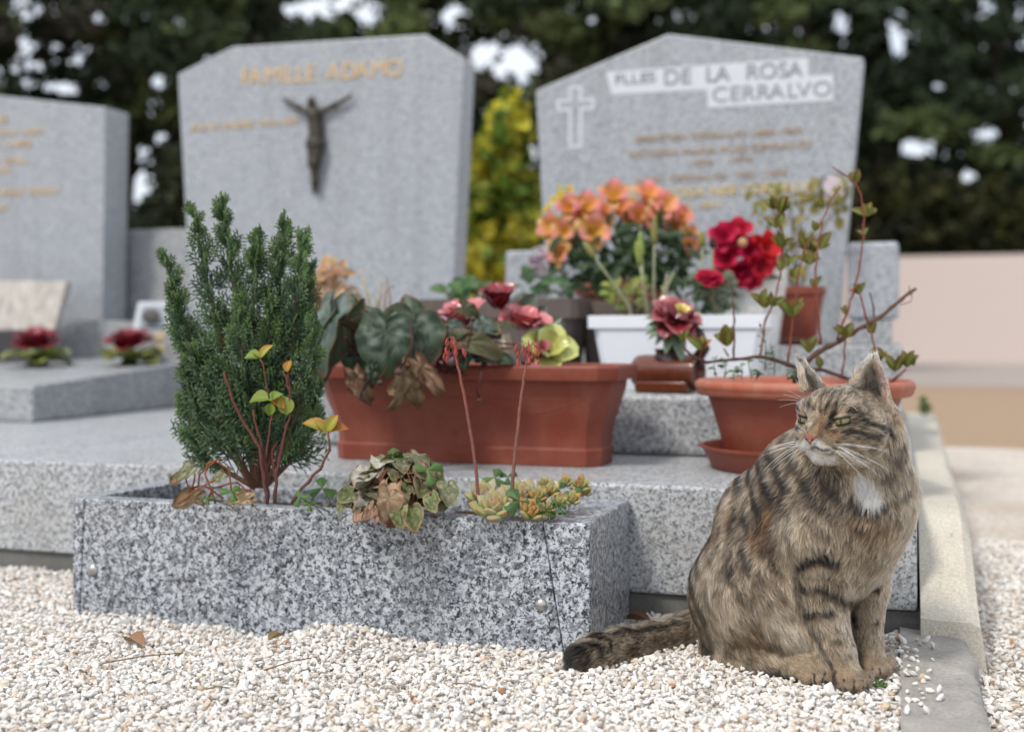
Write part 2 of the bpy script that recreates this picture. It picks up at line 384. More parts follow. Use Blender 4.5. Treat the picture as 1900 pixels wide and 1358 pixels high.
def scatter(x0, x1, y0, y1, sp, r):
    xs = np.arange(x0, x1, sp); ys = np.arange(y0, y1, sp); X, Y = np.meshgrid(xs, ys)
    X = (X + r.uniform(-.5, .5, X.shape) * sp).ravel(); Y = (Y + r.uniform(-.5, .5, Y.shape) * sp).ravel(); return X, Y
def visible(X, Y, m=0.06):
    xc = X * cA + Y * sA; d = -X * sA + Y * cA
    return (d > 1.1) & (np.abs(xc / np.maximum(d, .1)) < 0.432 + m)
r = np.random.default_rng(5); P_ = []; S_ = []
for lay, sp, dz in ((0, 0.0076, -0.001), (1, 0.0108, 0.0044)):
    X, Y = scatter(-2.3, 0.03, 0.95, 2.35, sp, r)
    ok = visible(X, Y) & ~((X > PX0 + .01) & (X < PX1 - .01) & (Y > PY0 + .01) & (Y < PY1)) & ~(Y > 1.99)
    ok &= X < 0.012 + 0.012 * np.sin(Y * 40) + 0.02 * (Y < 1.6) * 0
    X, Y = X[ok], Y[ok]; z = gz(X, Y) + dz + r.uniform(-.002, .003, len(X))
    P_.append(np.stack([X, Y, z], -1)); S_.append(r.uniform(0.0066, 0.0128, len(X)) * (1 + 0.5 * (r.random(len(X)) < 0.05)))
X, Y = scatter(0.005, 0.075, 1.3, 1.93, 0.017, r); ok = r.random(len(X)) < 0.85 * np.exp(-((X - 0.008) / 0.034) ** 2) * (.35 + .65 * (Y > 1.55))   # strays on the kerb
P_.append(np.stack([X[ok], Y[ok], np.full(ok.sum(), 0.017)], -1)); S_.append(r.uniform(0.007, 0.015, ok.sum()))
stones('white_gravel', np.concatenate(P_), np.concatenate(S_), 1)
P_ = []; S_ = []
for lay, sp in ((0, 0.011), (1, 0.02)):
    X, Y = scatter(0.108, 1.0, 1.0, 3.2, sp, r); ok = visible(X, Y, 0.2); X, Y = X[ok], Y[ok]
    P_.append(np.stack([X, Y, -0.036 + lay * 0.004 + r.uniform(-.003, .003, len(X))], -1)); S_.append(r.uniform(0.008, 0.015, len(X)))
stones('path_gravel', np.concatenate(P_), np.concatenate(S_), 2)

def rough_slab(name, x0, x1, y0, y1, z0, z1, mat, n=(10, 40), amp=0.003, wob=0.006, label=None):
    """top sheet and right/front sides with an uneven worn edge"""
    nx, ny = n; mb = MB(); P = []
    for i in range(ny + 1):
        y = y0 + (y1 - y0) * i / ny; e = x1 + (vn([(3.1, y, 0)], 14)[0] - .5) * 2 * wob
        row = []
        for j in range(nx + 1):
            x = x0 + (e - x0) * j / nx; z = z1 + (vn([(x, y, 2)], 30)[0] - .5) * 2 * amp - (0.006 if j == nx else 0)
            row.append((x, y, z))
        row.append((e + 0.004, y, z1 - 0.02)); row.append((e + 0.006, y, z0)); P.append(row)
    P = [[(x, y0 - 0.002, z0) for x, y, z in P[0]]] + P + [[(x, y1 + 0.002, z0) for x, y, z in P[-1]]]
    mb.grid(P); return mb.build(name, mat, None, True, angle=50)
k = rough_slab('kerb', 0.004, 0.104, 0.7, 1.992, -0.08, 0.0135, M['concrete'], (8, 60)); k['kind'] = 'structure'
# cream rendered strip beside the tomb
mb = MB(); P = []
for i in range(61):
    y = 1.958 + (4.9 - 1.958) * (i / 60) ** 1.6; wv = (vn([(1.7, y, 0.4)], 5)[0] - .5) * 0.008; t = (y - 1.958) / 2.9; rise = float(sst(-.12, .30, y - 1.958)); rise = (rise - .0) * .178; j_ = lambda k: (vn([(k, y, 1)], 9)[0] - .5) * .008
    P.append([(0.034, y, -.04), (0.035, y, rise + j_(0) + .002), (0.07, y, rise + j_(2)), (0.100 + wv + t * .03 + .012 * (1 - rise / .178), y, rise * .985 + j_(4) * .6), (0.114 + wv + t * .03 + .012 * (1 - rise / .178), y, rise * .9 - .004), (0.136 + wv + t * .03, y, -0.06)])
mb.grid([[(x, 1.945, -.06) for x, y, z in P[0]]] + P); o = mb.build('rendered_strip', M['cream'], None, True, angle=32)
tag(o, 'cream painted cement edging strip running back beside the granite tomb at right', 'edging')

# ---------------------------------------------------------------- tombs
def gbox(name, a, b_, mat, parent, bevel=0.004):
    m = MB(); m.box(a, b_); return m.build(name, M[mat], parent, False, bevel)
tomb = thing('granite_tomb', 'stepped grey granite tomb carrying the terracotta pots, behind the cat', 'tomb', (-0.8, 2.0, 0))
gbox('footing', (-1.79, 2.0, -0.06), (0.036, 4.1, 0.0385), 'footing', tomb, 0.002)
gbox('base_slab', (-1.797, 1.99, 0.041), (0.03, 4.15, 0.225), 'gr_tier', tomb, 0.005)
gbox('upper_slab', (-1.56, 2.48, 0.2265), (-0.24, 3.149, 0.356), 'gr_slab', tomb, 0.012)
gbox('plinth', (-1.58, 3.152, 0.2265), (0.012, 4.12, 0.452), 'gr_slab', tomb, 0.004)
ta = thing('granite_tomb', 'low granite base with a joint line, at the far left edge beyond the planter', 'tomb', (-2.6, 2.1, 0))
gbox('footing', (-3.9, 2.01, -0.06), (-1.81, 4.6, 0.0385), 'footing', ta, 0.002)
gbox('base_slab', (-3.9, 1.993, 0.041), (-1.803, 4.7, 0.225), 'gr_tier', ta, 0.005)
gbox('plinth', (-2.62, 3.70, 0.2265), (-1.35, 4.05, 0.50), 'gr_slab', ta, 0.004)

def stele(name, label, pix, y0, thick, foot, mat='gr_stele'):
    """outline traced in photo pixels on the plane Y=y0, then given its thickness"""
    t = thing(name, label, 'headstone', (WY(pix[0][0], pix[0][1], y0).x, y0, foot))
    poly = [(WY(px, py, y0).x, WY(px, py, y0).z) for px, py in pix]
    poly[0] = (poly[0][0], foot); poly[1] = (poly[1][0], foot)
    m = MB(); m.prism(poly, y0, y0 + thick); m.build('slab', M[mat], t, False, 0.006); return t
SY = 3.8
def text(s, px0, px1, py0, py1, mat, parent, y=SY, name='lettering', h=None, fixed=True):
    """a line of lettering cut on the stone, from px0 to px1 (baseline rows py0, py1 at its two ends)"""
    a, b_ = WY(px0, py0, y), WY(px1, py1, y)
    cu = bpy.data.curves.new(name, 'FONT'); cu.body = s; cu.extrude = 0.0012; cu.size = 1
    o = bpy.data.objects.new(name, cu); col.objects.link(o); bpy.context.view_layer.update()
    wd = max(1e-3, o.dimensions.x); L = (b_ - a).length; hh = h * 3.95 / FP / 0.72
    ang = math.atan2(b_.z - a.z, b_.x - a.x)
    o.matrix_basis = Matrix.Translation((a.x, y - 0.0032, a.z)) @ Matrix.Rotation(-ang, 4, 'Y') @ Matrix.Rotation(R(90), 4, 'X') @ Matrix.Diagonal((L / wd, hh, 1, 1))
    cu.materials.append(mat); bpy.context.view_layer.update()
    me = bpy.data.meshes.new_from_object(o.evaluated_get(bpy.context.evaluated_depsgraph_get())); mb_ = o.matrix_basis.copy()
    bpy.data.objects.remove(o); o = inst(me, name, parent, mb_)
    if fixed: o['kind'] = 'stuff'
    return o
def letters(s, px0, px1, py0, py1, mat, parent, h):
    """big lettering: one part for each letter"""
    cu = bpy.data.curves.new('w', 'FONT'); o = bpy.data.objects.new('w', cu); col.objects.link(o)
    def wid(t): cu.body = t; bpy.context.view_layer.update(); return o.dimensions.x
    tot = wid(s); sp = [(wid(s[:i + 1]) - wid(ch), wid(s[:i + 1]), ch) for i, ch in enumerate(s) if ch != ' ']; bpy.data.objects.remove(o)
    for a, b_, ch in sp:
        f = lambda t: (px0 + (px1 - px0) * t / tot, py0 + (py1 - py0) * t / tot)
        (xa, ya), (xb, yb) = f(a), f(b_); text(ch, xa, xb, ya, yb, mat, parent, h=h, name='letter', fixed=False)
sA_ = stele('headstone', 'grey granite headstone with dark bronze crucified figure and gold lettering', [(356, 600), (838, 600), (862, 108), (790, 64), (430, 87), (329, 137)], SY, 0.11, 0.50)
letters('FAMILLE  ADAMO', 447, 745, 159, 141, M['gold'], sA_, 34)
text('BLANC ANDRE 1912-1987', 354, 553, 244, 231, M['gold'], sA_, h=13)
sB_ = stele('headstone', 'grey granite headstone with peaked top and white painted name bands', [(1020, 640), (1552, 640), (1603, 107), (1240, 63), (993, 168)], SY, 0.10, 0.452)
def band(pix, y_, name='painted_band'):
    m = MB(); m.prism([(WY(px, py, SY).x, WY(px, py, SY).z) for px, py in pix], SY - y_, SY + 0.001); return m.build(name, M['whitepaint'], sB_, False)
band([(1136, 176), (1500, 157), (1500, 108), (1124, 135)], 0.0012)
band([(1313, 201), (1546, 187), (1546, 139), (1313, 153.5)], 0.0018)
GL = NT('granite_letters').fin((0.24, 0.27, 0.30), 0.5, 0.3)
letters('FLLES', 1140, 1215, 158, 152, GL, sB_, 19)
letters('DE  LA  ROSA', 1230, 1490, 158, 142, GL, sB_, 28)
letters('CERRALVO', 1320, 1540, 190, 178, GL, sB_, 27)
for s, x0, x1, y0, y1, mt, h in (('SEBASTIEN CERRALVO 1889-1950', 1178, 1486, 264, 248, 'gold_dim', 11), ('VICTORIA MARIA RUIZ CERRALVO', 1164, 1505, 294, 274, 'gold_dim', 12),
        ('1896    1975', 1278, 1390, 308, 300, 'gold_dim', 10), ('JUAN  CERRALVO  1921  1990', 1180, 1462, 340, 326, 'gold_dim', 11),
        ('DE LA ROSA NEE CERRALVO', 1150, 1525, 373, 352, 'gold_bright', 17), ('1921  2011', 1250, 1333, 392, 385, 'gold_bright', 12)):
    text(s, x0, x1, y0, y1, M[mt], sB_, h=h)
# outlined cross carved at the left of the right headstone
def pxz(px, py): p = WY(px, py, SY); return (p.x, p.z)
def xcross(e):
    vx0, vx1, hy0, hy1, x0, x1, y0, y1 = 1058 - e, 1078 + e, 187 - e, 203 + e, 1036 - e, 1101 + e, 163 - e, 273 + e
    sl_ = lambda x: -0.05 * (x - 1068)
    return [pxz(x, y + sl_(x)) for x, y in ((vx0, y1), (vx1, y1), (vx1, hy1), (x1, hy1), (x1, hy0), (vx1, hy0), (vx1, y0), (vx0, y0), (vx0, hy0), (x0, hy0), (x0, hy1), (vx0, hy1))]
a, b_ = xcross(2.5), xcross(-2.5); m = MB(); n = 12
vs = [(x, SY - 0.0022, z) for x, z in a] + [(x, SY - 0.0022, z) for x, z in b_] + [(x, SY + .001, z) for x, z in a] + [(x, SY + .001, z) for x, z in b_]
m.add(vs, [(i, (i + 1) % n, (i + 1) % n + n, i + n) for i in range(n)] + [(i + 24, (i + 1) % n + 24, (i + 1) % n, i) for i in range(n)] + [(i + 12, (i + 1) % n + 12, (i + 1) % n + 36, i + 36) for i in range(n)])
m.build('carved_cross', M['whitepaint'], sB_, False)
# oval portrait medallion
o = WY(1546, 352, SY); m = MB()
ring = lambda rx, rz, y: [(o.x + rx * math.cos(2 * math.pi * j / 28), y, o.z + rz * math.sin(2 * math.pi * j / 28)) for j in range(28)]
m.loft([ring(.043, .052, SY + .001), ring(.043, .052, SY - .008), ring(.038, .047, SY - .012)], (0.05, 0.055, 0.07)); md = m.build('medallion', M['ceramic'], sB_, True, angle=40)
m = MB(); m.loft([ring(.034, .043, SY - .0115), ring(.033, .042, SY - .0145)], (0.55, 0.47, 0.5)); m.build('portrait_face', M['ceramic'], md, True, angle=40)
# left headstone with shoulder tomb
tl = thing('granite_tomb', 'raised granite grave lid with two red ceramic roses on it, at far left', 'tomb', (-3.0, 2.9, 0.225))
m = MB(); X0, X1, Y0, Y1 = -4.4, -2.40, 2.86, 3.87
m.add([(X0, Y0, .226), (X1, Y0, .226), (X1 - .05, Y1, .226), (X0, Y1, .226), (X0, Y0, .331), (X1, Y0, .331), (X1 - .05, Y1, .392), (X0, Y1, .392)],
      [(0,3,2,1),(4,5,6,7),(0,1,5,4),(1,2,6,5),(2,3,7,6),(3,0,4,7)]); m.build('lid', M['gr_slab'], tl, False, 0.006)
gbox('plinth', (-4.4, 3.872, 0.226), (-2.72, 4.2, 0.535), 'gr_slab', tl, 0.004)
sC_ = stele('headstone', 'plain grey granite headstone with gold lines, cut by the left edge', [(-260, 600), (190, 600), (196, 199), (-260, 150)], 3.9, 0.15, 0.535)
for s, x0, x1, y0 in (('ANNE', -40, 14, 228), ('GIL ANTOINE  1914 1991', -150, 79, 250), ('ROSE GIL NEE', -110, 58, 272), ('FAMILLE GIL', -120, 52, 303), ('LEON', -40, 17, 321), ('GIL MARIE  1920 2003', -150, 105, 360), ('PAUX', -40, 14, 392)):
    text(s, x0, x1, y0 + (x1 - x0) * 0.03, y0, M['gold'], sC_, 3.9, h=14)
wp = WY(210, 428, 4.1); wq = WY(345, 431, 4.1)
gp = gbox('granite_wall', (wp.x - 0.3, 4.1, 0.392), (wq.x + 0.1, 4.18, wp.z), 'gr_slab', None, 0.004)
tag(gp, 'low darker granite wall between the left headstone and the crucifix headstone', 'wall')
# granite post right of the peaked headstone and small block left of it
gp = thing('granite_post', 'short grey granite post with a narrower foot, right of the peaked headstone', 'post', WY(1620, 690, 3.55))
a = WY(1572, 450, 3.55); b_ = WY(1668, 592, 3.55); c_ = WY(1655, 592, 3.55)
gbox('head', (a.x, 3.55, b_.z), (b_.x, 3.68, a.z), 'gr_stele', gp, 0.012); gbox('foot', (a.x + .01, 3.56, 0.4525), (c_.x, 3.67, b_.z - .0005), 'gr_slab', gp, 0.003)
a = WY(938, 466, 3.55); b_ = WY(1040, 540, 3.55)
gp = gbox('granite_block', (a.x, 3.55, 0.4525), (b_.x, 3.62, a.z), 'gr_stele', None, 0.006); tag(gp, 'small upright granite block behind the orange lilies, left of them', 'block')

# ---------------------------------------------------------------- granite planter
pl = thing('granite_planter', 'speckled granite trough planter with two steel bolts, standing in white gravel', 'planter', (-0.9, PY0, 0))
def slab6(name, bot, top, mat, parent, bevel=0.003):
    m = MB(); m.add(bot + top, [(0,3,2,1),(4,5,6,7),(0,1,5,4),(1,2,6,5),(2,3,7,6),(3,0,4,7)]); return m.build(name, M[mat], parent, False, bevel)
tk = 0.052; zb = -0.06
fp = slab6('front_panel', [(PX0+.012,PY0,zb),(PX1-.030,PY0,zb),(PX1-.030,PY0+.04,zb),(PX0+.012,PY0+.04,zb)], [(PX0+.024,PY0,PZ),(PX1-.074,PY0,PZ),(PX1-.074,PY0+.04,PZ),(PX0+.024,PY0+.04,PZ)], 'gr_planter', pl)
slab6('side_panel', [(PX1-.0288,PY0-.001,zb),(PX1,PY0-.001,zb),(PX1,PY1,zb),(PX1-tk,PY1,zb)], [(PX1-.0728,PY0-.001,PZ),(PX1,PY0-.001,PZ),(PX1,PY1,PZ),(PX1-.071,PY1,PZ)], 'gr_planter', pl)
slab6('side_panel', [(PX0,PY0-.001,zb),(PX0+.0108,PY0-.001,zb),(PX0+tk,PY1,zb),(PX0,PY1,zb)], [(PX0,PY0-.001,PZ),(PX0+.0228,PY0-.001,PZ),(PX0+tk,PY1,PZ),(PX0,PY1,PZ)], 'gr_planter', pl)
slab6('back_panel', [(PX0+tk+.001,PY1-.032,zb),(PX1-.072,PY1-.032,zb),(PX1-.072,PY1-.001,zb),(PX0+tk+.001,PY1-.001,zb)], [(PX0+tk+.001,PY1-.032,PZ-.003),(PX1-.072,PY1-.032,PZ-.003),(PX1-.072,PY1-.001,PZ-.003),(PX0+tk+.001,PY1-.001,PZ-.003)], 'gr_planter', pl)
for px, py in ((173, 1056), (1004, 1121)):
    c_ = WY(px, py, PY0); m = MB(); m.ball((c_.x, PY0 + 0.001, c_.z), 0.0105, sc_=(1, .8, 1), n=14, m=10); m.build('bolt', M['steel'], pl)
m = MB(); P = []
for i in range(30):
    P.append([(PX0 + .03 + (PX1 - PX0 - .1) * j / 60, PY0 + .038 + (PY1 - PY0 - .068) * i / 29, 0.166 + (vn([(PX0 + j * .015, i * .009, 3)], 22)[0] - .5) * .022) for j in range(61)])
m.grid(P); m.build('soil', M['soil'], pl)
# ---------------------------------------------------------------- leaf and petal shapes
def leaf_mb(prof, bend=0.2, cup=0.1, wave=0.0, colf=None, nt_=7, ns=5, seed=0, twist=0.0):
    """unit length along +Y, normal +Z; prof(t) half width"""
    r_ = random.Random(seed); ph = r_.uniform(0, 6.28); P = []; Cc = []
    for i in range(nt_):
        t = i / (nt_ - 1); row = []; cr = []; w_ = max(prof(t), 0.0008)
        for j in range(ns):
            s = -1 + 2 * j / (ns - 1); x = s * w_; z = -bend * t * t + cup * (abs(s) ** 1.5) * w_ * 2 + wave * math.sin(ph + 9 * t + 3 * s) * (abs(s)) * w_
            a = twist * t; row.append((x * math.cos(a) - z * math.sin(a), t - bend * bend * t * t * t * 0.5, x * math.sin(a) + z * math.cos(a))); cr.append(colf(s, t) if colf else (1, 1, 1))
        P.append(row); Cc.append(cr)
    return MB().grid(P, Cc)
def ell(wd, p=1.0, q=0.8): return lambda t: wd * (max(t, 0) ** q) * (max(1 - t, 0) ** p) / ((q / (p + q)) ** q * (p / (p + q)) ** p)
def mixc(a, b, t): t = max(0, min(1, t)); return tuple(x + (y - x) * t for x, y in zip(a, b))
def heart_mb(colf, bend=0.25, cup=0.15, wave=0.06, seed=0, nr=10, na=32, rag=0.0):
    """cyclamen leaf: petiole notch at the origin, tip at +Y 1"""
    r_ = random.Random(seed); ph = [r_.uniform(0, 6.28) for _ in range(4)]; P = []; Cc = []
    for i in range(nr + 1):
        q = i / nr; row = []; cr = []
        for j in range(na + 1):
            a = -math.pi + 2 * math.pi * j / na; aa = abs(a) / math.pi       # 0 = tip, 1 = notch
            rad = 0.62 - 0.14 * math.cos(2 * a) * 0 + 0.38 * max(0, 1 - aa * 2.2) ** 1.6 + 0.0
            rad *= (1 - 0.72 * max(0, (aa - 0.82) / 0.18) ** 1.5)
            rad *= 1 + 0.018 * math.sin(24 * a) + rag * math.sin(3 * a + ph[2]) * 0.4 + rag * 0.22 * math.sin(8 * a + ph[3]) + rag * .12 * math.sin(17 * a + ph[0])
            x, y = rad * q * math.sin(a) * 1.0, rad * q * math.cos(a)
            z = -bend * max(y, 0) ** 2 - bend * .5 * x * x + cup * abs(x) ** 1.4 + wave * q * q * math.sin(3 * a + ph[0]) + wave * .6 * q * math.sin(7 * a + ph[1]) + rag * .25 * q * math.sin(5 * x * 3 + 7 * y + ph[2])
            row.append((x, y, z)); cr.append(colf(q, a, x, y))
        P.append(row); Cc.append(cr)
    return MB().grid(P, Cc)
def cyc_col(dark, mid, silver, edge, edgew=0.0, sil=1.0, seed=0):
    def f(q, a, x, y):
        n1, n2, n3 = vn([(x * 7 + seed, y * 7, 1)], 1)[0], vn([(x * 16 + seed, y * 16, 5)], 1)[0], vn([(x * 4 + seed, y * 4, 9)], 1)[0]
        n1 = float(sst(.3, .7, n1)); n2 = float(sst(.25, .75, n2)); c = mixc(dark, mid, n1 * .7 + n2 * .4); band_ = math.exp(-((q - 0.55 - .3 * (n3 - .5)) / 0.2) ** 2) * sil
        c = mixc(c, silver, band_ * min(1, max(0, n1 * 1.3 - .2 + .5 * n2)))
        vein = max(0, math.cos(a * 5)) ** 30; c = mixc(c, silver, vein * 0.4 * (1 - q))
        return mixc(c, edge, (.35 + n2) * .9) if edgew and q > 1 - edgew and n3 > .3 else c
    return f
G_D, G_M, G_S, BR = (0.013, 0.032, 0.014), (0.04, 0.08, 0.028), (0.19, 0.25, 0.20), (0.2, 0.10, 0.05)
HEART = {'dark': [], 'silver': [], 'olive': [], 'dry': [], 'wilt': [], 'wiltdry': [], 'wgreen': [], 'pale': []}
for q in range(3):
    HEART['dark'].append(heart_mb(cyc_col(G_D, G_M, G_S, BR, 0.03 * q, 0.75, q), 0.3, 0.12, 0.07, q).mesh('leaf', M['leaf']))
    HEART['silver'].append(heart_mb(cyc_col((0.05, 0.085, 0.06), (0.09, 0.13, 0.10), (0.19, 0.24, 0.21), BR, 0.04, 0.9, q + 5), 0.35, 0.2, 0.08, q + 5).mesh('leaf', M['leaf']))
    HEART['olive'].append(heart_mb(cyc_col((0.06, 0.07, 0.028), (0.09, 0.085, 0.035), (0.12, 0.10, 0.06), BR, 0.05, 0.4, q + 9), 0.35, 0.3, 0.1, q + 9).mesh('leaf', M['leaf']))
    HEART['dry'].append(heart_mb(cyc_col((0.17, 0.10, 0.06), (0.26, 0.17, 0.10), (0.33, 0.24, 0.16), (0.12, 0.06, 0.03), 0.15, 0.7, q + 3), 0.7, 0.55, 0.16, q + 13, rag=0.25).mesh('leaf', M['leaf_dull']))
    HEART['wilt'].append(heart_mb(cyc_col((0.12, 0.13, 0.06), (0.19, 0.19, 0.10), (0.38, 0.36, 0.28), (0.3, 0.2, 0.12), 0.1, 0.6, q + 4), 0.35, 0.35, 0.09, q + 17, rag=0.05).mesh('leaf', M['leaf_dull']))
    HEART['pale'].append(heart_mb(cyc_col((0.30, 0.29, 0.22), (0.42, 0.40, 0.33), (0.55, 0.53, 0.47), (0.3, 0.2, 0.12), 0.08, 0.6, q + 2), 0.3, 0.45, 0.1, q + 31, rag=0.06).mesh('leaf', M['leaf_dull']))
    HEART['wiltdry'].append(heart_mb(cyc_col((0.33, 0.2, 0.12), (0.42, 0.28, 0.18), (0.5, 0.4, 0.3), (0.2, 0.1, 0.06), 0.15, 0.5, q + 6), 0.5, 0.5, 0.15, q + 21, rag=0.25).mesh('leaf', M['leaf_dull']))
    HEART['wgreen'].append(heart_mb(cyc_col((0.06, 0.09, 0.03), (0.12, 0.15, 0.05), (0.27, 0.27, 0.17), (0.33, 0.24, 0.13), 0.14, 0.7, q + 8), 0.35, 0.25, 0.08, q + 25, rag=0.05).mesh('leaf', M['leaf_dull']))
def heart(parent, kind, base, tip, nrm, s=1.0, sx=1.0):
    base, tip = Vector(base), Vector(tip); o = inst(random.choice(HEART[kind]), 'leaf', parent, frame(base, tip - base, nrm, (tip - base).length * s, sx)); return o

# ---------------------------------------------------------------- terracotta trough
def octr(x0, x1, y0, y1, ch, z): return [(x0 + ch, y0, z), (x1 - ch, y0, z), (x1, y0 + ch, z), (x1, y1 - ch, z), (x1 - ch, y1, z), (x0 + ch, y1, z), (x0, y1 - ch, z), (x0, y0 + ch, z)]
tp = thing('terracotta_planter', 'long rectangular terracotta plastic window box on the granite step', 'planter', (-0.8, 2.28, 0.2255))
zt = 0.2255
def tr(ins, z): return octr(-1.151 + ins, -0.503 - ins, 2.165 + ins * 1.15, 2.405 - ins * 1.15, 0.032 - ins * .15, zt + z)
def inset_at(z):
    zs = (0, 0.033, 0.0345, 0.07, 0.11, 0.15, 0.168); ii = (0.042, 0.040, 0.0435, 0.041, 0.029, 0.0185, 0.0165); return float(np.interp(z, zs, ii))
m = MB(); m.loft([tr(inset_at(z), z) for z in (0.0, 0.004, 0.033, 0.0345, 0.05, 0.07, 0.09, 0.11, 0.13, 0.15, 0.168)]); m.build('body', M['terracotta'], tp, True, 0.002, angle=28)
m = MB(); m.loft([tr(0.016, 0.166), tr(0.001, 0.168), tr(0.0, 0.171), tr(0.0, 0.192), tr(0.003, 0.1965), tr(0.014, 0.1965), tr(0.017, 0.193), tr(0.022, 0.15)], cap=False); m.build('rim', M['terracotta'], tp, True, angle=28)
m = MB(); P = [[(-1.129 + .604 * j / 30, 2.19 + .19 * i / 8, zt + .166 + (vn([(j * .5, i * .6, 0)], 1)[0] - .5) * .012) for j in range(31)] for i in range(9)]; m.grid(P); m.build('soil', M['soil'], tp)
def on_front(t, z):   # point on the front face, t 0..1 along
    i = inset_at(z); return (-1.151 + i + 0.04 + t * (0.648 - 2 * i - 0.08), 2.165 + i * 1.15 + 0.0004, zt + z)
for pts in ([on_front(k / 20, 0.131) for k in range(21)],
            [on_front(0.02 + 0.36 * k / 14, 0.131 - 0.026 * math.sin(math.pi * k / 14)) for k in range(15)], [on_front(0.58 + 0.4 * k / 14, 0.131 - 0.028 * math.sin(math.pi * k / 14)) for k in range(15)],
            [on_front(0.38 + 0.10 * k / 8, 0.11 - 0.055 * (k / 8) ** 1.3) for k in range(9)], [on_front(0.58 - 0.10 * k / 8, 0.11 - 0.055 * (k / 8) ** 1.3) for k in range(9)]):
    m = MB(); m.tube(pts, 0.0012, 5); m.build('moulded_line', M['terracotta'], tp)
# cyclamen in the trough
cy = thing('cyclamen_plant', 'large cyclamen with marbled dark leaves spilling over the terracotta window box', 'plant', W(700, 690, 2.3))
def T(px, py, dd=0.0): return W(px, py, 2.27 + dd)
STEM = (0.075, 0.022, 0.02)
LV = [('silver', (612,585,-.02), (566,690,-.06), (-.45,-.7,.5), 1, .62), ('olive', (634,600,0), (590,712,-.04), (.6,-.7,.2), 1, .5), ('dark', (622,606,.05), (603,566,.05), (-.3,-.7,.6), 1.1, 1),
      ('silver', (632,596,.02), (678,548,.02), (-.5,-.5,.7), 1, .45), ('dark', (700,590,.04), (652,560,.06), (.1,-.4,.9), 1.1, .8),
      ('dark', (716,615,-.06), (706,692,-.10), (-.05,-.93,.35), 1.05, 1.1), ('silver', (722,618,-.05), (744,684,-.09), (.15,-.93,.35), 1, .9), ('dark', (765,612,-.03), (752,712,-.08), (.15,-.9,.3), 1, 1.0),
      ('dark', (770,604,.03), (757,541,.03), (.25,-.85,.4), 1.05, .8), ('silver', (735,602,.05), (706,572,.07), (0,-.6,.8), 1.1, 1), ('dark', (865,612,0), (806,612,-.02), (0,-.35,.94), 1.05, .8),
      ('silver', (893,600,.0), (912,628,-.02), (.1,-.9,.5), 1, .9), ('olive', (868,634,-.03), (935,652,-.06), (0,-.85,.4), 1, .55), ('olive', (862,572,.02), (894,588,.02), (0,-.9,.4), 1, .8),
      ('dark', (660,640,.02), (640,690,.0), (-.2,-.8,.4), 1, .9), ('olive', (820,640,.04), (800,672,.03), (0,-.8,.5), 1, 1), ('dark', (900,650,.02), (965,668,.0), (.1,-.6,.7), 1, .6),
      ('dark', (600,650,.0), (588,752,-.03), (.3,-.8,.3), .8, .5), ('silver', (840,600,.05), (872,604,.05), (0,-.5,.9), 1, .8), ('dark', (690,690,-.09), (680,742,-.1), (.4,-.8,.1), .9, .5),
      ('olive', (930,606,.03), (958,596,.04), (0,-.5,.8), 1, .8), ('dark', (645,560,.06), (668,590,.05), (0,-.7,.6), 1, .8), ('dark', (690,650,.04), (668,682,.03), (0,-.8,.4), 1.1, 1), ('dark', (800,610,.06), (835,640,.06), (0,-.8,.5), 1.2, 1), ('olive', (740,660,.05), (790,690,.04), (0,-.8,.5), 1.1, 1)]
rl = random.Random(31)
for q in range(13):
    x, y = rl.uniform(770, 930), rl.uniform(600, 672); a = rl.uniform(0, 6.28); LV.append((rl.choice(['dark', 'olive', 'dark', 'silver']), (x, y, rl.uniform(-.03, .06)), (x + 34 * math.cos(a), y - 6 + 24 * math.sin(a), rl.uniform(-.05, .04)), (rl.uniform(-.3, .3), -.7, rl.uniform(.2, .8)), 1, rl.uniform(.7, 1)))
for kd, b_, t_, n_, s, sx in LV:
    B = T(*b_); heart(cy, kd, B, T(*t_), SV(*n_), s * .92, sx * 1.0)
    root = W(U(680, 860), 694, 2.29 + U(-.03, .04)); midp = (root + B) / 2 + SV(U(-.01, .01), U(-.03, 0), .02)
    m = MB(); m.tube([root, midp, B], [0.0022, 0.0017], 6, STEM, (0.12, 0.035, 0.03)); m.build('stem', M['bark'], cy)
for kd, b_, t_ in (('dry', (784,684,-.10), (826,742,-.12)), ('dry', (748,700,-.11), (736,778,-.13)), ('dry', (770,705,-.10), (762,762,-.12)), ('dry', (662,702,-.09), (684,756,-.11)), ('dry', (656,700,-.09), (650,728,-.1))):
    heart(cy, kd, T(*b_), T(*t_), SV(U(-.7, .7), -.8, .1), .9, U(.4, .6))
for pts in (((760,690),(830,640),(890,632),(960,640)), ((690,690),(650,640),(640,625)), ((720,690),(690,640),(670,622)), ((740,692),(700,650),(660,640)), ((800,692),(850,665),(895,648),(950,646)), ((790,690),(800,655),(830,650),(850,670))):
    m = MB(); m.tube([T(x, y, U(-.05, .03)) for x, y in pts], 0.0019, 6, STEM, (0.14, 0.04, 0.03)); m.build('stem', M['bark'], cy)
for pts, rr in ((((893,690,-.1),(893,700,-.13),(884,722,-.13),(890,742,-.12)), .0045), (((762,600,-.06),(765,640,-.12),(752,668,-.13),(740,690,-.13)), .0075), (((690,700,-.08),(676,712,-.12),(668,740,-.12)), .003), (((858,640,-.05),(868,645,-.08),(878,592,-.08)), .006), (((840,655,-.08),(832,662,-.1),(836,672,-.1)), .008), (((720,680,-.1),(706,700,-.12),(706,710,-.12)), .006)):
    m = MB(); P = [T(*p) for p in pts]; m.tube(P, 0.0018, 6, STEM); s_ = m.build('flower_stem', M['bark'], cy)
    m = MB(); m.ball(P[-1], rr, (0.11, 0.075, 0.07), sc_=(1, 1, .9)); m.build('bud', M['leaf_dull'], s_)

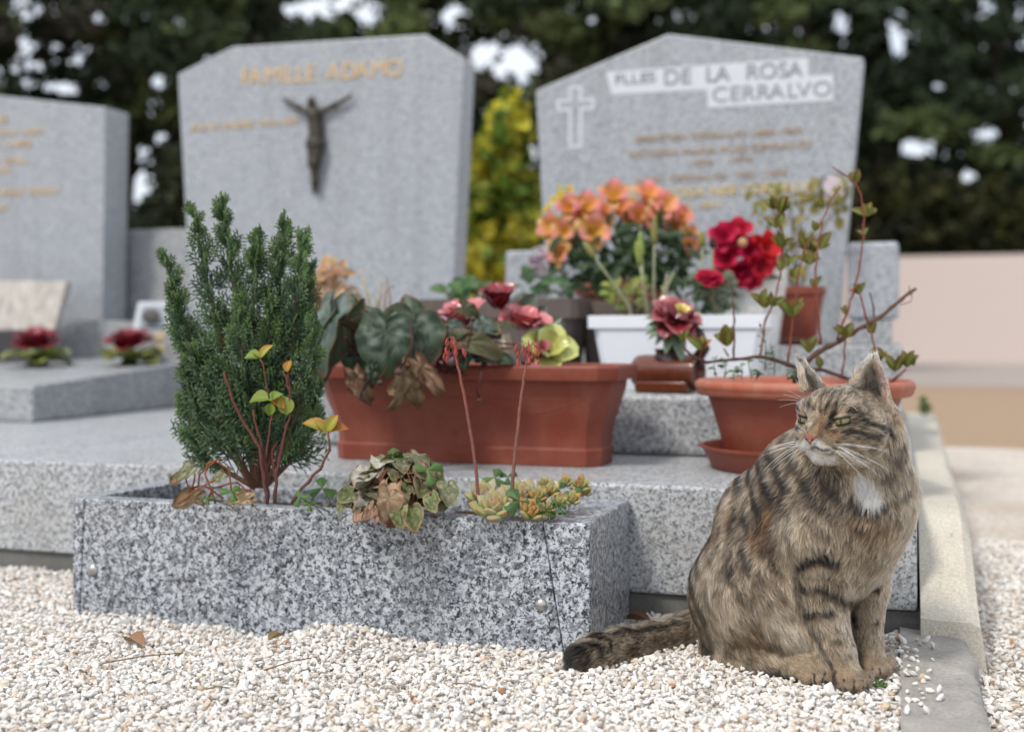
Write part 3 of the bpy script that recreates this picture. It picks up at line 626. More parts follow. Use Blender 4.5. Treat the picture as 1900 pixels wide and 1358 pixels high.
# ceramic flowers: cupped petals in rings
def petal_mb(c0, c1, wd=0.5, bend=-0.25, cup=0.5, curl=0.25, seed=0, edge=None):
    r_ = random.Random(seed); ph = r_.uniform(0, 6)
    def colf(s, t):
        c = mixc(c0, c1, t ** 1.5 * 1.15 - .1); return mixc(c, edge, (max(abs(s), t) - .8) / .2) if edge and max(abs(s), t) > .8 else c
    P = []; Cc = []
    for i in range(7):
        t = i / 6; w_ = wd * math.sin(math.pi * min(0.97, 0.12 + 0.8 * t)) ** 0.7; row = []; cr = []
        for j in range(7):
            s = -1 + j / 3; x = s * w_ * .5
            z = -bend * t * t * 1.0 + cup * w_ * s * s * .5 * (1 - .3 * t) - curl * max(0, t - .65) ** 2 * 4 * (1) + 0.04 * math.sin(ph + 5 * s) * t
            row.append((x, t * 0.95, z)); cr.append(colf(s, t))
        P.append(row); Cc.append(cr)
    return MB().grid(P, Cc)
def rose(parent, name, ctr, size, c0, c1, axis, rings=((4, .35, 78), (5, .6, 58), (6, .85, 35), (7, 1.0, 15)), mat='ceramic', edge=None, part='flower'):
    axis = Vector(axis).normalized(); x = axis.cross(V(.3, .9, .1)).normalized(); y = axis.cross(x); mb = MB()
    for n_, s, el in rings:
        off = U(0, 6)
        for k in range(n_):
            a = off + 2 * math.pi * k / n_ + U(-.12, .12); e = R(el + U(-7, 7)); out_ = x * math.cos(a) + y * math.sin(a)
            d = out_ * math.cos(e) + axis * math.sin(e); nrm = axis * math.cos(e) - out_ * math.sin(e)
            p = petal_mb(mixc(c0, c1, U(0, .4)), c1, U(.85, 1.1), -.12, .45, .3, random.randrange(999), edge)
            mb.merge(p, frame(Vector(ctr) + out_ * size * .06, d, nrm, size * s * U(.92, 1.08)))
    return mb.build(name, M[mat], parent)
cf = thing('ceramic_bouquet', 'glazed ceramic roses, dark red and pink, with pale yellow lily behind the cyclamen', 'ornament', W(930, 660, 2.40))
def Q(px, py, dd=0): return W(px, py, 2.40 + dd)
rose(cf, 'rose', Q(924, 572), 0.062, (0.10, 0.008, 0.012), (0.28, 0.03, 0.04), SV(0, -.35, .94), ((3, .5, 80), (4, .8, 66), (5, .95, 50)))
rose(cf, 'rose', Q(862, 606, -.02), 0.062, (0.35, 0.07, 0.08), (0.62, 0.19, 0.2), SV(-.2, -.3, .9), ((3, .5, 80), (4, .85, 62), (4, 1.0, 40)))
rose(cf, 'rose', Q(968, 612, -.02), 0.066, (0.35, 0.07, 0.08), (0.62, 0.19, 0.2), SV(.15, -.4, .9), ((3, .5, 78), (4, .85, 58), (5, 1.0, 32)))
rose(cf, 'lily', Q(1018, 652, -.04), 0.06, (0.45, 0.42, 0.1), (0.55, 0.6, 0.2), SV(.2, -.8, .5), ((3, .8, 50), (4, 1.0, 20)))
rose(cf, 'lily', Q(1004, 660, -.06), 0.038, (0.3, 0.04, 0.07), (0.5, 0.14, 0.2), SV(-.6, -.6, .5), ((3, .8, 50), (4, 1.0, 25)))
CL = [leaf_mb(ell(.23, .8, .7), .2 * q, .3, .05, lambda s, t: mixc((0.04, 0.075, 0.05), (0.09, 0.11, 0.08), abs(s)), seed=q).mesh('leaf', M['ceramic']) for q in range(2)]
for a, b_, n_ in (((985,600),(1012,570),(.3,-.8,.4)), ((1000,620),(1040,592),(.2,-.8,.6)), ((960,590),(992,548),(.2,-.9,.3)), ((990,640),(980,690),(-.2,-.9,.3)), ((1010,668),(985,700),(0,-.9,.4)), ((905,615),(890,640),(0,-.9,.4)), ((940,640),(925,676),(0,-.95,.2)), ((1000,650),(1030,690),(.3,-.9,.3))):
    inst(random.choice(CL), 'leaf', cf, frame(Q(*a), Q(*b_) - Q(*a), SV(*n_), (Q(*b_) - Q(*a)).length * 1.1, 1.3))
m = MB(); m.tube([Q(945, 690), Q(940, 660), Q(935, 620)], [.02, .012], 10, (0.3, 0.27, 0.2)); m.build('base', M['ceramic'], cf)

# ---------------------------------------------------------------- round terracotta bowl and saucer
bc = W(1490, 700, 2.27); bx, by = bc.x, bc.y
sa_ = MB(); sa_.lathe([(0, 0), (.155, 0), (.16, .003), (.178, .038), (.183, .040), (.184, .044), (.178, .045), (.170, .038), (.155, .012), (0, .012)], (bx - .012, by - .005, .2255), 64); o = sa_.build('plant_saucer', M['terracotta'], None, True, angle=40)
tag(o, 'terracotta plastic saucer under the round bowl, behind the cat', 'saucer')
bw = thing('terracotta_bowl', 'round terracotta plastic bowl pot behind the cat head', 'pot', (bx, by, .238))
m = MB(); m.lathe([(0, .0), (.135, .0), (.144, .005), (.150, .025), (.158, .055), (.167, .085), (.175, .110), (.181, .128)], (bx, by, .2385), 72); m.build('body', M['terracotta'], bw, True, angle=70)
m = MB(); m.lathe([(.182, .126), (.197, .128), (.2025, .134), (.2025, .140), (.205, .142), (.205, .148), (.2035, .153), (.198, .157), (.190, .156), (.182, .148), (.160, .10)], (bx, by, .2385), 72); m.build('rim', M['terra_rim'], bw, True, angle=60)
m = MB(); m.lathe([(.181, .128), (.12, .133), (.06, .129), (0.001, .134)], (bx, by, .2385), 36); m.build('soil', M['soil'], bw)
# shrub in the bowl
sh = thing('potted_shrub', 'woody shrub with reddish shoots and small glossy leaves in the round bowl', 'shrub', (bx, by, .36))
def S(x, y, dd=0): return W(1250 + x / 3.234, 300 + y / 3.234, 2.25 + dd)
RB, WB = (0.23, 0.065, 0.045), (0.12, 0.062, 0.05)
def stem(parent, pts, r0, r1, c=RB, c2=None, f=S, name='branch', dd=0.0, wob=0.0015):
    P = [f(p[0], p[1], (p[2] if len(p) > 2 else dd)) for p in pts]; Q_ = [P[0]]
    for a, b_ in zip(P, P[1:]):
        n_ = max(1, int((b_ - a).length / 0.012))
        for k in range(1, n_ + 1): Q_.append(a.lerp(b_, k / n_) + (Vector((U(-1, 1), U(-1, 1), U(-1, 1))) * wob if k < n_ else Vector()))
    m_ = MB(); nn = len(Q_); rr = [(r0 + (r1 - r0) * i / max(1, nn - 1)) * (1.22 if i % 2 else 0.9) for i in range(nn)]
    m_.tube(Q_, rr, 7, c, c2); return m_.build(name, M['bark'], parent)
for pts, r0, r1, c in ((((745,1330,.03),(750,1270),(735,1225)), .009, .007, WB), (((740,1235),(640,1200),(520,1170),(360,1185),(200,1205),(110,1165),(50,1095)), .0042, .0022, WB), (((750,1240),(830,1170),(1000,1070),(1150,985),(1270,910),(1390,805),(1455,762)), .0056, .0030, WB),
        (((740,1235),(900,1250),(1010,1290),(1180,1330,.02)), .0038, .003, WB), (((1280,1340),(1330,1300),(1395,1245)), .0028, .0018, RB), (((1390,805),(1430,795),(1425,840),(1360,860)), .0012, .0008, RB), (((1415,790),(1413,745)), .0009, .0006, RB)):
    stem(sh, pts, r0, r1, c)
SH = [((360,1175),(365,950),(345,715)), ((520,1160),(550,950),(600,850),(640,690),(650,560),(660,450),(635,340),(600,250)), ((685,1210),(710,1000),(740,780),(750,660),(780,560),(800,480)), ((885,1100),(855,760),(850,640),(870,480),(890,350),(930,260),(1000,150)), ((980,1070),(1050,880),(1100,700),(1140,460),(1140,300),(1125,200),(1090,130),(1010,70),(950,32)), ((1210,1000),(1200,880),(1175,785)), ((1165,965),(1125,820),(1110,770)), ((1010,1290),(1030,1090),(1028,1030)), ((1215,1165),(1190,1050),(1180,1000)), ((160,1180),(165,1120)), ((330,1170),(300,1120))]
for q, p in enumerate(SH): stem(sh, p, .0021, .0013, RB if q not in (0, 5) else WB, f=S, name='shoot', dd=U(-.03, .03))
def lc(s, t): return mixc(mixc((0.075, 0.12, 0.02), (0.16, 0.21, 0.04), 1 - abs(s)), (0.24, 0.08, 0.03), max(0, (max(abs(s), t) - .72) / .28) * .8)
SLF = [leaf_mb(ell(.21 + .035 * q, .75, .75), .12 + .1 * q, .4, .04, lc, seed=q).mesh('leaf', M['leaf']) for q in range(3)]
SLF.append(leaf_mb(ell(.3, .75, .75), .3, .3, .04, lambda s, t: mixc((0.32, 0.12, 0.02), (0.4, 0.2, 0.03), abs(s)), seed=9).mesh('leaf', M['leaf']))
SLG = [leaf_mb(ell(.26, .8, .8), .2, .25, .04, lambda s, t: mixc((0.05, 0.11, 0.025), (0.1, 0.19, 0.04), 1 - abs(s)), seed=q).mesh('leaf', M['leaf']) for q in range(2)]
CLU = [(600,290,80,4), (640,310,95,4), (610,400,95,4), (645,520,100,5), (690,625,95,4), (722,700,75,2), (545,880,105,4), (590,870,85,3), (705,930,130,5), (165,1130,95,5), (320,1110,110,5), (60,1080,85,3), (790,520,95,4), (835,560,100,5), (880,530,100,4), (850,420,75,3), (895,280,65,3), (820,620,95,4), (1085,140,85,5), (1160,330,90,4), (1140,450,60,2), (1115,800,85,4), (1028,1060,85,4), (1190,1040,80,3), (815,1150,95,4), (880,1240,75,2), (1230,1200,85,4), (1330,1260,100,4), (1395,1235,100,5), (1440,1225,60,1), (850,760,70,2), (1030,920,55,2), (640,660,70,2)]
for x, y, s, n_ in CLU:
    dd = U(-.03, .03)
    for k in range(n_):
        a = R(90 + (k - (n_ - 1) / 2) * 100 / max(n_, 2) + U(-25, 25)); d = SV(math.cos(a), U(-.6, .6), math.sin(a) + .15)
        L = s * U(.85, 1.3) / 3.234 * 2.25 / FP; nrm = SV(-math.sin(a) * .3 + U(-.3, .3), -.7, .6 + U(-.3, .3))
        inst(SLF[3] if (x == 880 and k == 2) or random.random() < .015 else random.choice(SLF[:3]), 'leaf', sh, frame(S(x, y, dd), d, nrm, L))
gs = thing('young_seedlings', 'low bright green seedlings growing round the shrub stem in the bowl', 'plant', (bx, by, .365))
for x, y, top in ((300,1300,1190), (400,1300,1210), (470,1300,1190), (540,1250,960), (600,1280,1090), (690,1310,1240), (500,1310,1240), (720,1320,1250), (370,1310,1240), (250,1290,1160)):
    P = [S(x + U(-10, 10), y, -.04), S(x + U(-15, 15), (y + top) / 2, -.04), S(x + U(-30, 30), top, -.04)]; m = MB(); m.tube(P, [.0012, .0007], 5, (0.1, 0.14, 0.04)); m.build('stalk', M['leaf'], gs)
    for k in range(5 if top > 1000 else 8):
        t = (k + 1) / (6 if top > 1000 else 9); p = P[0].lerp(P[2], t); a = U(0, 6.28)
        inst(random.choice(SLG), 'leaf', gs, frame(p, SV(math.cos(a), math.sin(a) * .7, U(-.1, .7)), SV(0, -.4, .9), U(.010, .019)))

# ---------------------------------------------------------------- glazed log vase with ceramic lily
vz = thing('log_vase', 'brown glazed ceramic vase shaped like a lying log with dark red lily', 'vase', W(1240, 728, 2.56))
c0 = W(1183, 690, 2.60); c1 = W(1297, 690, 2.52); ax = (c1 - c0).normalized()
BRN, BRD = (0.12, 0.03, 0.012), (0.035, 0.012, 0.008)
m = MB(); sd = ax.cross(EU).normalized()
def logring(t, r, dz=0): return [c0 + ax * t + sd * (math.cos(a) * r * 1.05) + EU * (math.sin(a) * r + dz + .002 * math.sin(5 * a)) for a in [2 * math.pi * j / 20 for j in range(20)]]
Ln = (c1 - c0).length
m.loft([logring(-.004, .026), logring(.0, .034), logring(.02, .036), logring(Ln * .5, .035), logring(Ln - .01, .037), logring(Ln, .035), logring(Ln + .001, .028), logring(Ln - .012, .022), logring(Ln - .013, .001)], BRN); m.build('body', M['ceramic'], vz, True, angle=60)
ft = MB(); zb_ = .3565; ft.loft([[c0 + ax * t + sd * s + EU * (z - c0.z) for t, s in ((.012, -.04), (Ln - .012, -.04), (Ln - .012, .04), (.012, .04))] for z in (zb_, zb_ + .024)], BRN); ft.build('foot', M['ceramic'], vz, True, 0.004, angle=30)
m = MB(); mc = c0.lerp(c1, .5) + EU * .03; m.lathe([(.03, 0), (.026, .012), (.03, .02), (.022, .02)], mc, 20, BRD); m.build('neck', M['ceramic'], vz, True, angle=50)
m = MB(); hp = c1 + EU * .03; P = []
m.tube([c1 + EU * .02 + ax * -.01, c1 + EU * .05 + ax * .012, c1 + EU * .085 - ax * .0, c0.lerp(c1, .75) + EU * .10], [.014, .013, .011, .008], 10, BRD); m.build('handle', M['ceramic'], vz)
fc = W(1252, 592, 2.52)
rose(vz, 'lily', fc, 0.058, (0.10, 0.008, 0.015), (0.26, 0.02, 0.035), SV(.1, -.6, .75), ((4, .7, 40), (5, 1.0, 12), (4, .95, -15)), edge=(0.4, 0.12, 0.12))
rose(vz, 'lily_centre', fc + SV(.01, -.028, .012), 0.022, (0.5, 0.35, 0.04), (0.62, 0.52, 0.12), SV(.1, -.6, .75), ((5, 1, 40), (3, .5, 70)))
GLF = leaf_mb(ell(.15, .9, .6), .25, .3, 0, lambda s, t: mixc((0.10, 0.16, 0.08), (0.25, 0.33, 0.2), abs(s)), seed=4).mesh('leaf', M['ceramic'])
for a in (190, 168, 205, 225, 250, 280, 320, 345, 15, 40, 150, 265):
    L = U(.055, .085); d = SV(math.cos(R(a)), U(-.7, 0), math.sin(R(a)) * .8); inst(GLF, 'leaf', vz, frame(fc + SV(0, .015, -.012), d, SV(0, -.6, .8), L, 1.3))

# ---------------------------------------------------------------- pots further back
def squarepot(name, label, cat, pc, wt, wb, h, dp, mat, lip=.03, parent_mat=None, taper=1.0, curve=False):
    """rectangular pot: pc = top centre"""
    t = thing(name, label, cat, (pc.x, pc.y, pc.z - h)); z1 = pc.z; z0 = z1 - h
    def rg(wd, z, ch=.015): s = wd / wt; return octr(pc.x - wd / 2, pc.x + wd / 2, pc.y - dp * s / 2, pc.y + dp * s / 2, ch, z)
    zs = np.linspace(z0, z1 - lip, 6); ws = [wb + (wt * .93 - wb) * (((k / 5) ** (0.6 if curve else 1))) for k in range(6)]
    m_ = MB(); m_.loft([rg(a_, z) for a_, z in zip(ws, zs)]); m_.build('body', M[mat], t, True, angle=30)
    m_ = MB(); m_.loft([rg(wt * .93, z1 - lip - .001), rg(wt, z1 - lip), rg(wt, z1), rg(wt * .92, z1), rg(wt * .9, z1 - .04)], cap=False); m_.build('rim', M[mat], t, False, 0.002)
    m_ = MB(); m_.add(rg(wt * .91, z1 - .025), [tuple(range(8))]); m_.build('soil', M['soil'], t, False); return t
wp1 = squarepot('wooden_planter', 'weathered brown tapered planter box behind the ceramic roses', 'planter', W(942, 556, 3.02), .415, .33, .225, .2, 'wood', .05)
wp2 = squarepot('wooden_planter', 'weathered brown tapered planter partly hidden behind the white trough', 'planter', W(1160, 562, 3.06), .21, .16, .22, .2, 'wood', .05)
pk = squarepot('pink_planter', 'pink plastic trough mostly hidden behind cyclamen leaves', 'planter', W(800, 586, 2.66), .16, .14, .16, .12, 'pink', .02)
wt_ = squarepot('white_planter', 'white plastic trough with curved sides behind the glazed vase', 'planter', W(1266, 586, 2.80), .425, .32, .174, .17, 'white_plastic', .03, curve=True)
tq = squarepot('terracotta_pot', 'small square terracotta pot standing by the granite post', 'pot', W(1478, 540, 3.34), .155, .105, .145, .155, 'terracotta', .022)
m = MB(); q = W(1478, 540, 3.34); m.loft([octr(q.x - .06, q.x + .06, q.y - .06, q.y + .06, .01, .4525), octr(q.x - .07, q.x + .07, q.y - .07, q.y + .07, .01, .469)]); o = m.build('plant_saucer', M['terracotta'], None, False); tag(o, 'square terracotta saucer under the small pot by the post', 'saucer')
tq.location.z = .47
q = W(1150, 528, 3.30); lp = thing('terracotta_pot', 'terracotta pot hidden beneath the orange lilies', 'pot', (q.x, q.y, .4525))
m = MB(); hh = q.z - .4525; m.lathe([(0, 0), (.085, 0), (.115, hh - .03), (.125, hh - .03), (.125, hh), (.112, hh), (.108, hh - .02), (0, hh - .02)], (q.x, q.y, .4525), 40); m.build('body', M['terra_rim'], lp, True, angle=40)
# white tapered pot of the red flowers
q = W(1372, 500, 3.10); zb2 = .4525
wpot = MB(); q2 = W(1392, 560, 3.18); hh = W(0, 500, 3.18).z - zb2
wpot.lathe([(0, 0), (.075, 0), (.10, hh), (.094, hh), (.088, hh - .03), (0, hh - .03)], (q2.x, q2.y, zb2), 40, (0.68, 0.68, 0.66)); o = wpot.build('white_pot', M['ceramic'], None, True, angle=40); tag(o, 'white glazed pot under the crimson flowers', 'pot')
# ---------------------------------------------------------------- plants at the back
def flower_mb(np_, c0, c1, el=35, wd=.5, inner=None, seed=0, edge=None):
    mb = MB(); r_ = random.Random(seed)
    for k in range(np_):
        a = 2 * math.pi * k / np_ + r_.uniform(-.1, .1); e = R(el + (12 if k % 2 else -8)); o_ = V(math.cos(a), math.sin(a), 0)
        d = o_ * math.cos(e) + V(0, 0, 1) * math.sin(e); n_ = V(0, 0, 1) * math.cos(e) - o_ * math.sin(e)
        cc = inner if inner and k % 2 == 0 else (c0, c1); mb.merge(petal_mb(cc[0], cc[1], wd * (1.1 if k % 2 else .85), -.1, .35, .35, r_.randrange(999), edge), frame((0, 0, 0), d, n_, 1))
    return mb
AF = [flower_mb(6, (0.74, 0.38, 0.05), (0.76, 0.26, 0.31), 34, .8, ((0.75, 0.5, 0.05), (0.74, 0.42, 0.24)), q).mesh('flower', M['petal']) for q in range(3)]
al = thing('alstroemeria_plant', 'bushy plant with many orange and pink lily flowers in front of the peaked headstone', 'flowers', W(1150, 530, 3.3))
LN = [leaf_mb(ell(.16, .9, .8), .3, .2, .03, lambda s, t: mixc((0.02, 0.05, 0.018), (0.05, 0.095, 0.03), abs(s)), seed=q).mesh('leaf', M['leaf']) for q in range(3)]
def AW(px, py, dd=0): return W(px, py, 3.25 + dd)
for px, py, s, dx, dy in ((1026,424,58,-.5,0), (1056,388,52,-.2,.2), (1088,386,58,0,.3), (1100,432,68,.1,-.1), (1075,418,48,-.2,0), (1140,366,60,-.2,.3), (1167,398,56,0,0), (1202,364,56,.2,.5), (1200,392,52,-.1,0), (1230,384,56,.2,.1), (1222,398,46,0,0), (1262,404,48,.4,.1), (1277,436,42,.6,-.1), (1040,470,48,-.6,-.3), (1122,392,40,0,.4), (1278,455,36,.5,-.4), (1066,400,46,0,.2), (1246,396,44,.1,.3), (1048,432,50,-.3,-.1), (1082,404,50,0,.2), (1118,415,44,.1,0), (1150,385,46,0,.1), (1185,400,44,0,0), (1214,412,44,.1,-.2), (1245,420,40,.2,-.2), (1064,445,40,-.2,-.3)):
    c = AW(px, py, U(-.05, .05)); inst(random.choice(AF), 'flower', al, frame(c - SV(dx, -.7, dy + .3) * .008, EU.cross(SV(dx, -.9, dy + .3)), SV(dx, -.9, dy + .3), s * 3.25 / FP * .66))
    m = MB(); m.tube([AW(1150 + (px - 1150) * .35, 525, .05), AW(1150 + (px - 1150) * .8, 470, .05), c + SV(0, .02, -.01)], [.0022, .0015], 5, (0.06, 0.1, 0.03)); m.build('stalk', M['leaf'], al)
for k in range(230):
    px = 1025 + 260 * random.random(); t = random.random(); py = 425 + 110 * t + abs(px - 1150) * .08; px = 1150 + (px - 1150) * (1 - .25 * t)
    a = R(U(-160, 20)) if random.random() < .65 else R(U(20, 160)); inst(random.choice(LN), 'leaf', al, frame(AW(px, py, U(-.09, .08)), SV(math.cos(a), U(-.8, .4), math.sin(a)), SV(U(-.4, .4), -.6, .7), U(.05, .085)))
# yellow blossom sprig behind
yf = thing('yellow_flowers', 'spray of small yellow blossoms behind the orange lilies, left side', 'flowers', W(1035, 520, 3.5))
YB = flower_mb(5, (0.6, 0.42, 0.03), (0.7, 0.55, 0.05), 30, .7, None, 5).mesh('blossom', M['petal'])
for k in range(46):
    t = random.random(); px = 1048 - 34 * t + U(-22, 22); py = 355 + 110 * t + U(-14, 14)
    inst(YB, 'blossom', yf, frame(W(px, py, 3.5 + U(-.04, .04)), SV(U(-1, 1), U(-1, 1), U(-1, 1)), SV(U(-.5, .5), -.8, .5), U(.012, .02)))
m = MB(); m.tube([W(1045, 530, 3.5), W(1040, 440, 3.5), W(1048, 350, 3.5)], [.004, .002], 6, (0.12, 0.13, 0.04)); m.build('stalk', M['leaf'], yf)
# pale hydrangea
hy = thing('pale_flower', 'pale pink and white flower head left of the orange lilies', 'flowers', W(1005, 540, 3.35))
HB = flower_mb(4, (0.5, 0.38, 0.45), (0.68, 0.6, 0.66), 15, .9, None, 3).mesh('floret', M['petal'])
for k in range(40):
    v_ = Vector((random.gauss(0, 1), random.gauss(0, 1), random.gauss(0, 1))).normalized(); inst(HB, 'floret', hy, frame(W(1008, 484, 3.35) + v_ * .035 * V(.8, 1, 1.15).length * .6, v_.cross(V(.2, .5, .8)), v_, .014))
m = MB(); m.tube([W(1010, 560, 3.36), W(1008, 490, 3.36)], [.004, .003], 6, (0.1, 0.1, 0.05)); m.build('stalk', M['leaf'], hy)
# leafy plants in the brown boxes
def bush(name, label, cat, base, box, n_, meshes, s0, s1, d, grp=None, stalk=(0.08, 0.1, 0.03), up=.4):
    t = thing(name, label, cat, base, grp)
    for k in range(n_):
        px, py = U(box[0], box[2]), U(box[1], box[3]); a = R(U(0, 360)); inst(random.choice(meshes), 'leaf', t, frame(W(px, py, d + U(-.05, .05)), SV(math.cos(a), U(-.7, .3), math.sin(a) * .6 + up), SV(U(-.4, .4), -.6, .7), U(s0, s1)))
    for k in range(4):
        px = U(box[0], box[2]); m_ = MB(); m_.tube([W((box[0] + box[2]) / 2 + (px - (box[0] + box[2]) / 2) * .6, box[3] + 22, d), W(px, (box[1] + box[3]) / 2, d)], [.003, .002], 5, stalk); m_.build('stalk', M['leaf'], t)
    return t
GL_ = [leaf_mb(ell(.33, .7, .7), .3, .2, .05, lambda s, t: mixc((0.04, 0.10, 0.03), (0.10, 0.2, 0.06), 1 - abs(s)), seed=q).mesh('leaf', M['leaf']) for q in range(2)]
bush('leafy_plant', 'low green leafy plant in the brown box, left half', 'plant', W(870, 552, 3.0), (826, 522, 915, 550), 22, GL_, .035, .06, 3.0)
bush('leafy_plant', 'low green leafy plant in the brown box, right half', 'plant', W(1010, 552, 3.02), (955, 515, 1040, 552), 22, GL_ + LN, .035, .06, 3.02)
YG = [leaf_mb(ell(.36, .7, .7), .3, .2, .05, lambda s, t: mixc((0.14, 0.2, 0.03), (0.28, 0.33, 0.06), 1 - abs(s)), seed=q).mesh('leaf', M['leaf']) for q in range(2)]
bush('leafy_plant', 'yellow-green leafy plant in the white trough, left end', 'plant', W(1160, 580, 2.85), (1128, 528, 1200, 572), 30, YG, .02, .04, 2.87)
SG = [leaf_mb(ell(.3, .7, .7), .3, .2, .1, lambda s, t: mixc((0.10, 0.14, 0.09), (0.27, 0.3, 0.2), abs(s)), seed=q).mesh('leaf', M['leaf_dull']) for q in range(2)]
bush('leafy_plant', 'grey-green variegated foliage in the white trough below the crimson flower', 'plant', W(1300, 590, 2.8), (1260, 515, 1360, 585), 60, SG + LN[:1], .02, .04, 2.8)
# dry poppy stalks with seed heads
sk = thing('seed_stalks', 'pale dry stalks with green seed heads rising from the white trough', 'plant', W(1210, 590, 2.78))
DRY = (0.34, 0.32, 0.2)
for pts, hd in ((((1188,640),(1165,565),(1130,515),(1098,470)), (18, (0.26, 0.25, 0.09))), (((1210,620),(1196,545),(1186,480)), (22, (0.24, 0.28, 0.07))), (((1225,625),(1213,540),(1214,440)), (24, (0.27, 0.26, 0.1))), (((1200,600),(1193,520),(1190,465)), (24, (0.27, 0.33, 0.1))), (((1260,610),(1235,555),(1228,530)), None), (((1235,600),(1232,540),(1238,510)), None), (((1205,600),(1225,560),(1250,505)), None), (((1330,580),(1304,520),(1303,450)), (14, (0.33, 0.27, 0.08))), (((1325,580),(1320,520),(1322,455)), (10, (0.05, 0.03, 0.03)))):
    P = [W(x, y, 2.76) for x, y in pts]; m = MB(); m.tube(P, [.0042, .0028], 7, DRY, (0.3, 0.33, 0.2)); s_ = m.build('stalk', M['leaf_dull'], sk)
    if hd:
        d = (P[-1] - P[-2]).normalized(); m = MB(); h_ = hd[0] * 2.76 / FP; m.tube([P[-1] + d * h_ * k for k in (-.6, -.3, .3, .9, 1.3, 1.5)], [.003, .0075, .0085, .0075, .005, .002], 9, hd[1]); m.build('seed_head', M['leaf_dull'], s_)
for k in range(14):
    px = U(1150, 1260); m = MB(); m.tube([W(px, 590, 2.8), W(px + U(-20, 20), U(540, 570), 2.8), W(px + U(-40, 40), U(510, 560), 2.8)], [.002, .001], 5, (0.36, 0.27, 0.17)); m.build('dry_stem', M['leaf_dull'], sk)
# crimson flowers
rd = thing('crimson_rhododendron', 'cluster of large crimson trumpet flowers in front of the peaked headstone', 'flowers', W(1380, 520, 3.12))
RF = [flower_mb(6, (0.32, 0.004, 0.025), (0.58, 0.012, 0.06), 35, .85, None, q).mesh('flower', M['petal']) for q in range(3)]
for px, py, s, dx, dy in ((1345,445,62,-.4,.3), (1368,436,60,0,.5), (1352,478,60,-.5,-.1), (1388,470,64,.1,.1), (1412,462,66,.5,.2), (1402,492,60,.4,-.2), (1372,500,60,0,-.4), (1392,512,50,.1,-.6), (1372,458,50,-.1,.2), (1418,484,50,.6,0)):
    ax_ = SV(dx, -.9, dy + .1); inst(random.choice(RF), 'flower', rd, frame(W(px, py, 3.08 + U(-.03, .03)), EU.cross(ax_), ax_, s * 3.1 / FP * .6))
m = MB(); m.ball(W(1378, 450, 3.0), .012, (0.6, 0.35, 0.2)); m.build('bud', M['petal'], rd)
for k in range(46): a = R(U(0, 360)); inst(random.choice(LN), 'leaf', rd, frame(W(U(1315, 1425), U(500, 565), 3.14 + U(-.05, .05)), SV(math.cos(a), U(-.7, .4), math.sin(a) * .6 - .2), SV(U(-.4, .4), -.6, .7), U(.06, .09)))
m = MB(); m.tube([W(1385, 570, 3.15), W(1380, 470, 3.12)], [.007, .004], 6, (0.08, 0.07, 0.04)); m.build('stalk', M['leaf'], rd)
rn = thing('crimson_ranunculus', 'single flat crimson bloom above the white trough', 'flowers', W(1318, 590, 2.78))
rose(rn, 'flower', W(1316, 520, 2.74), .034, (0.30, 0.004, 0.04), (0.5, 0.012, 0.085), SV(0, -.55, .85), ((4, .4, 70), (6, .7, 45), (8, 1, 22), (8, 1.05, 4)), 'petal')
m = MB(); m.tube([W(1322, 592, 2.76), W(1318, 555, 2.76), W(1316, 525, 2.75)], [.0025, .002], 6, (0.12, 0.17, 0.07)); m.build('stalk', M['leaf'], rn)
# yellowing plant in the square pot
yp = thing('yellowing_plant', 'thin plant with yellowish leaves trained across, in the square terracotta pot', 'plant', W(1478, 540, 3.34))
for pts in (((1470,540),(1455,460),(1430,380),(1400,360)), ((1480,540),(1480,450),(1490,370),(1530,365)), ((1475,540),(1470,420),(1462,340)), ((1485,540),(1510,450),(1555,380)), ((1430,380),(1480,360),(1540,362))):
    m = MB(); m.tube([W(x, y, 3.34) for x, y in pts], [.0035, .002], 5, (0.14, 0.09, 0.05)); m.build('stalk', M['bark'], yp)
YL = [leaf_mb(ell(.3, .7, .7), .3, .2, .1, lambda s, t: mixc((0.16, 0.15, 0.03), (0.3, 0.27, 0.07), 1 - abs(s)), seed=q).mesh('leaf', M['leaf']) for q in range(2)]
for k in range(110):
    u = random.random(); px, py = (U(1395, 1570), 358 + U(-14, 22)) if u < .5 else ((U(1400, 1560), U(370, 450)) if u < .85 else (U(1440, 1500), U(430, 530))); a = R(U(0, 360))
    inst(random.choice(YL), 'leaf', yp, frame(W(px, py, 3.34 + U(-.05, .05)), SV(math.cos(a), U(-.6, .5), math.sin(a)), SV(U(-.4, .4), -.6, .7), U(.02, .042)))
# dark slanted plaque, dried bouquet, dry grasses
a, b_, c_, e_ = W(566, 505, 2.62), W(606, 570, 2.62), W(600, 640, 2.62), W(548, 640, 2.62); m = MB()
m.loft([[a, b_, c_, e_], [p + EF * .02 for p in (a, b_, c_, e_)]], (0.11, 0.018, 0.012)); o = m.build('slanted_plaque', M['ceramic'], None, True, 0.003, angle=30); tag(o, 'dark red glazed plaque leaning behind the conifer', 'plaque')
db = thing('dried_bouquet', 'dried brown and cream bouquet in front of the crucifix headstone', 'flowers', W(630, 600, 2.9))
DL = [leaf_mb(ell(.3, .7, .7), .5, .4, .2, lambda s, t, q=q: mixc(((0.45, 0.22, 0.10), (0.5, 0.36, 0.22))[q], (0.55, 0.42, 0.28), abs(s)), seed=q).mesh('leaf', M['leaf_dull']) for q in range(2)]
for k in range(70):
    t = random.random(); px, py = 622 + U(-38, 38) * (.5 + .5 * t), 495 + 85 * t; a = R(U(0, 360)); inst(DL[0 if t < .45 else 1], 'leaf', db, frame(W(px, py, 2.9 + U(-.04, .04)), SV(math.cos(a), U(-.8, .4), math.sin(a)), SV(U(-.4, .4), -.7, .5), U(.022, .045)))
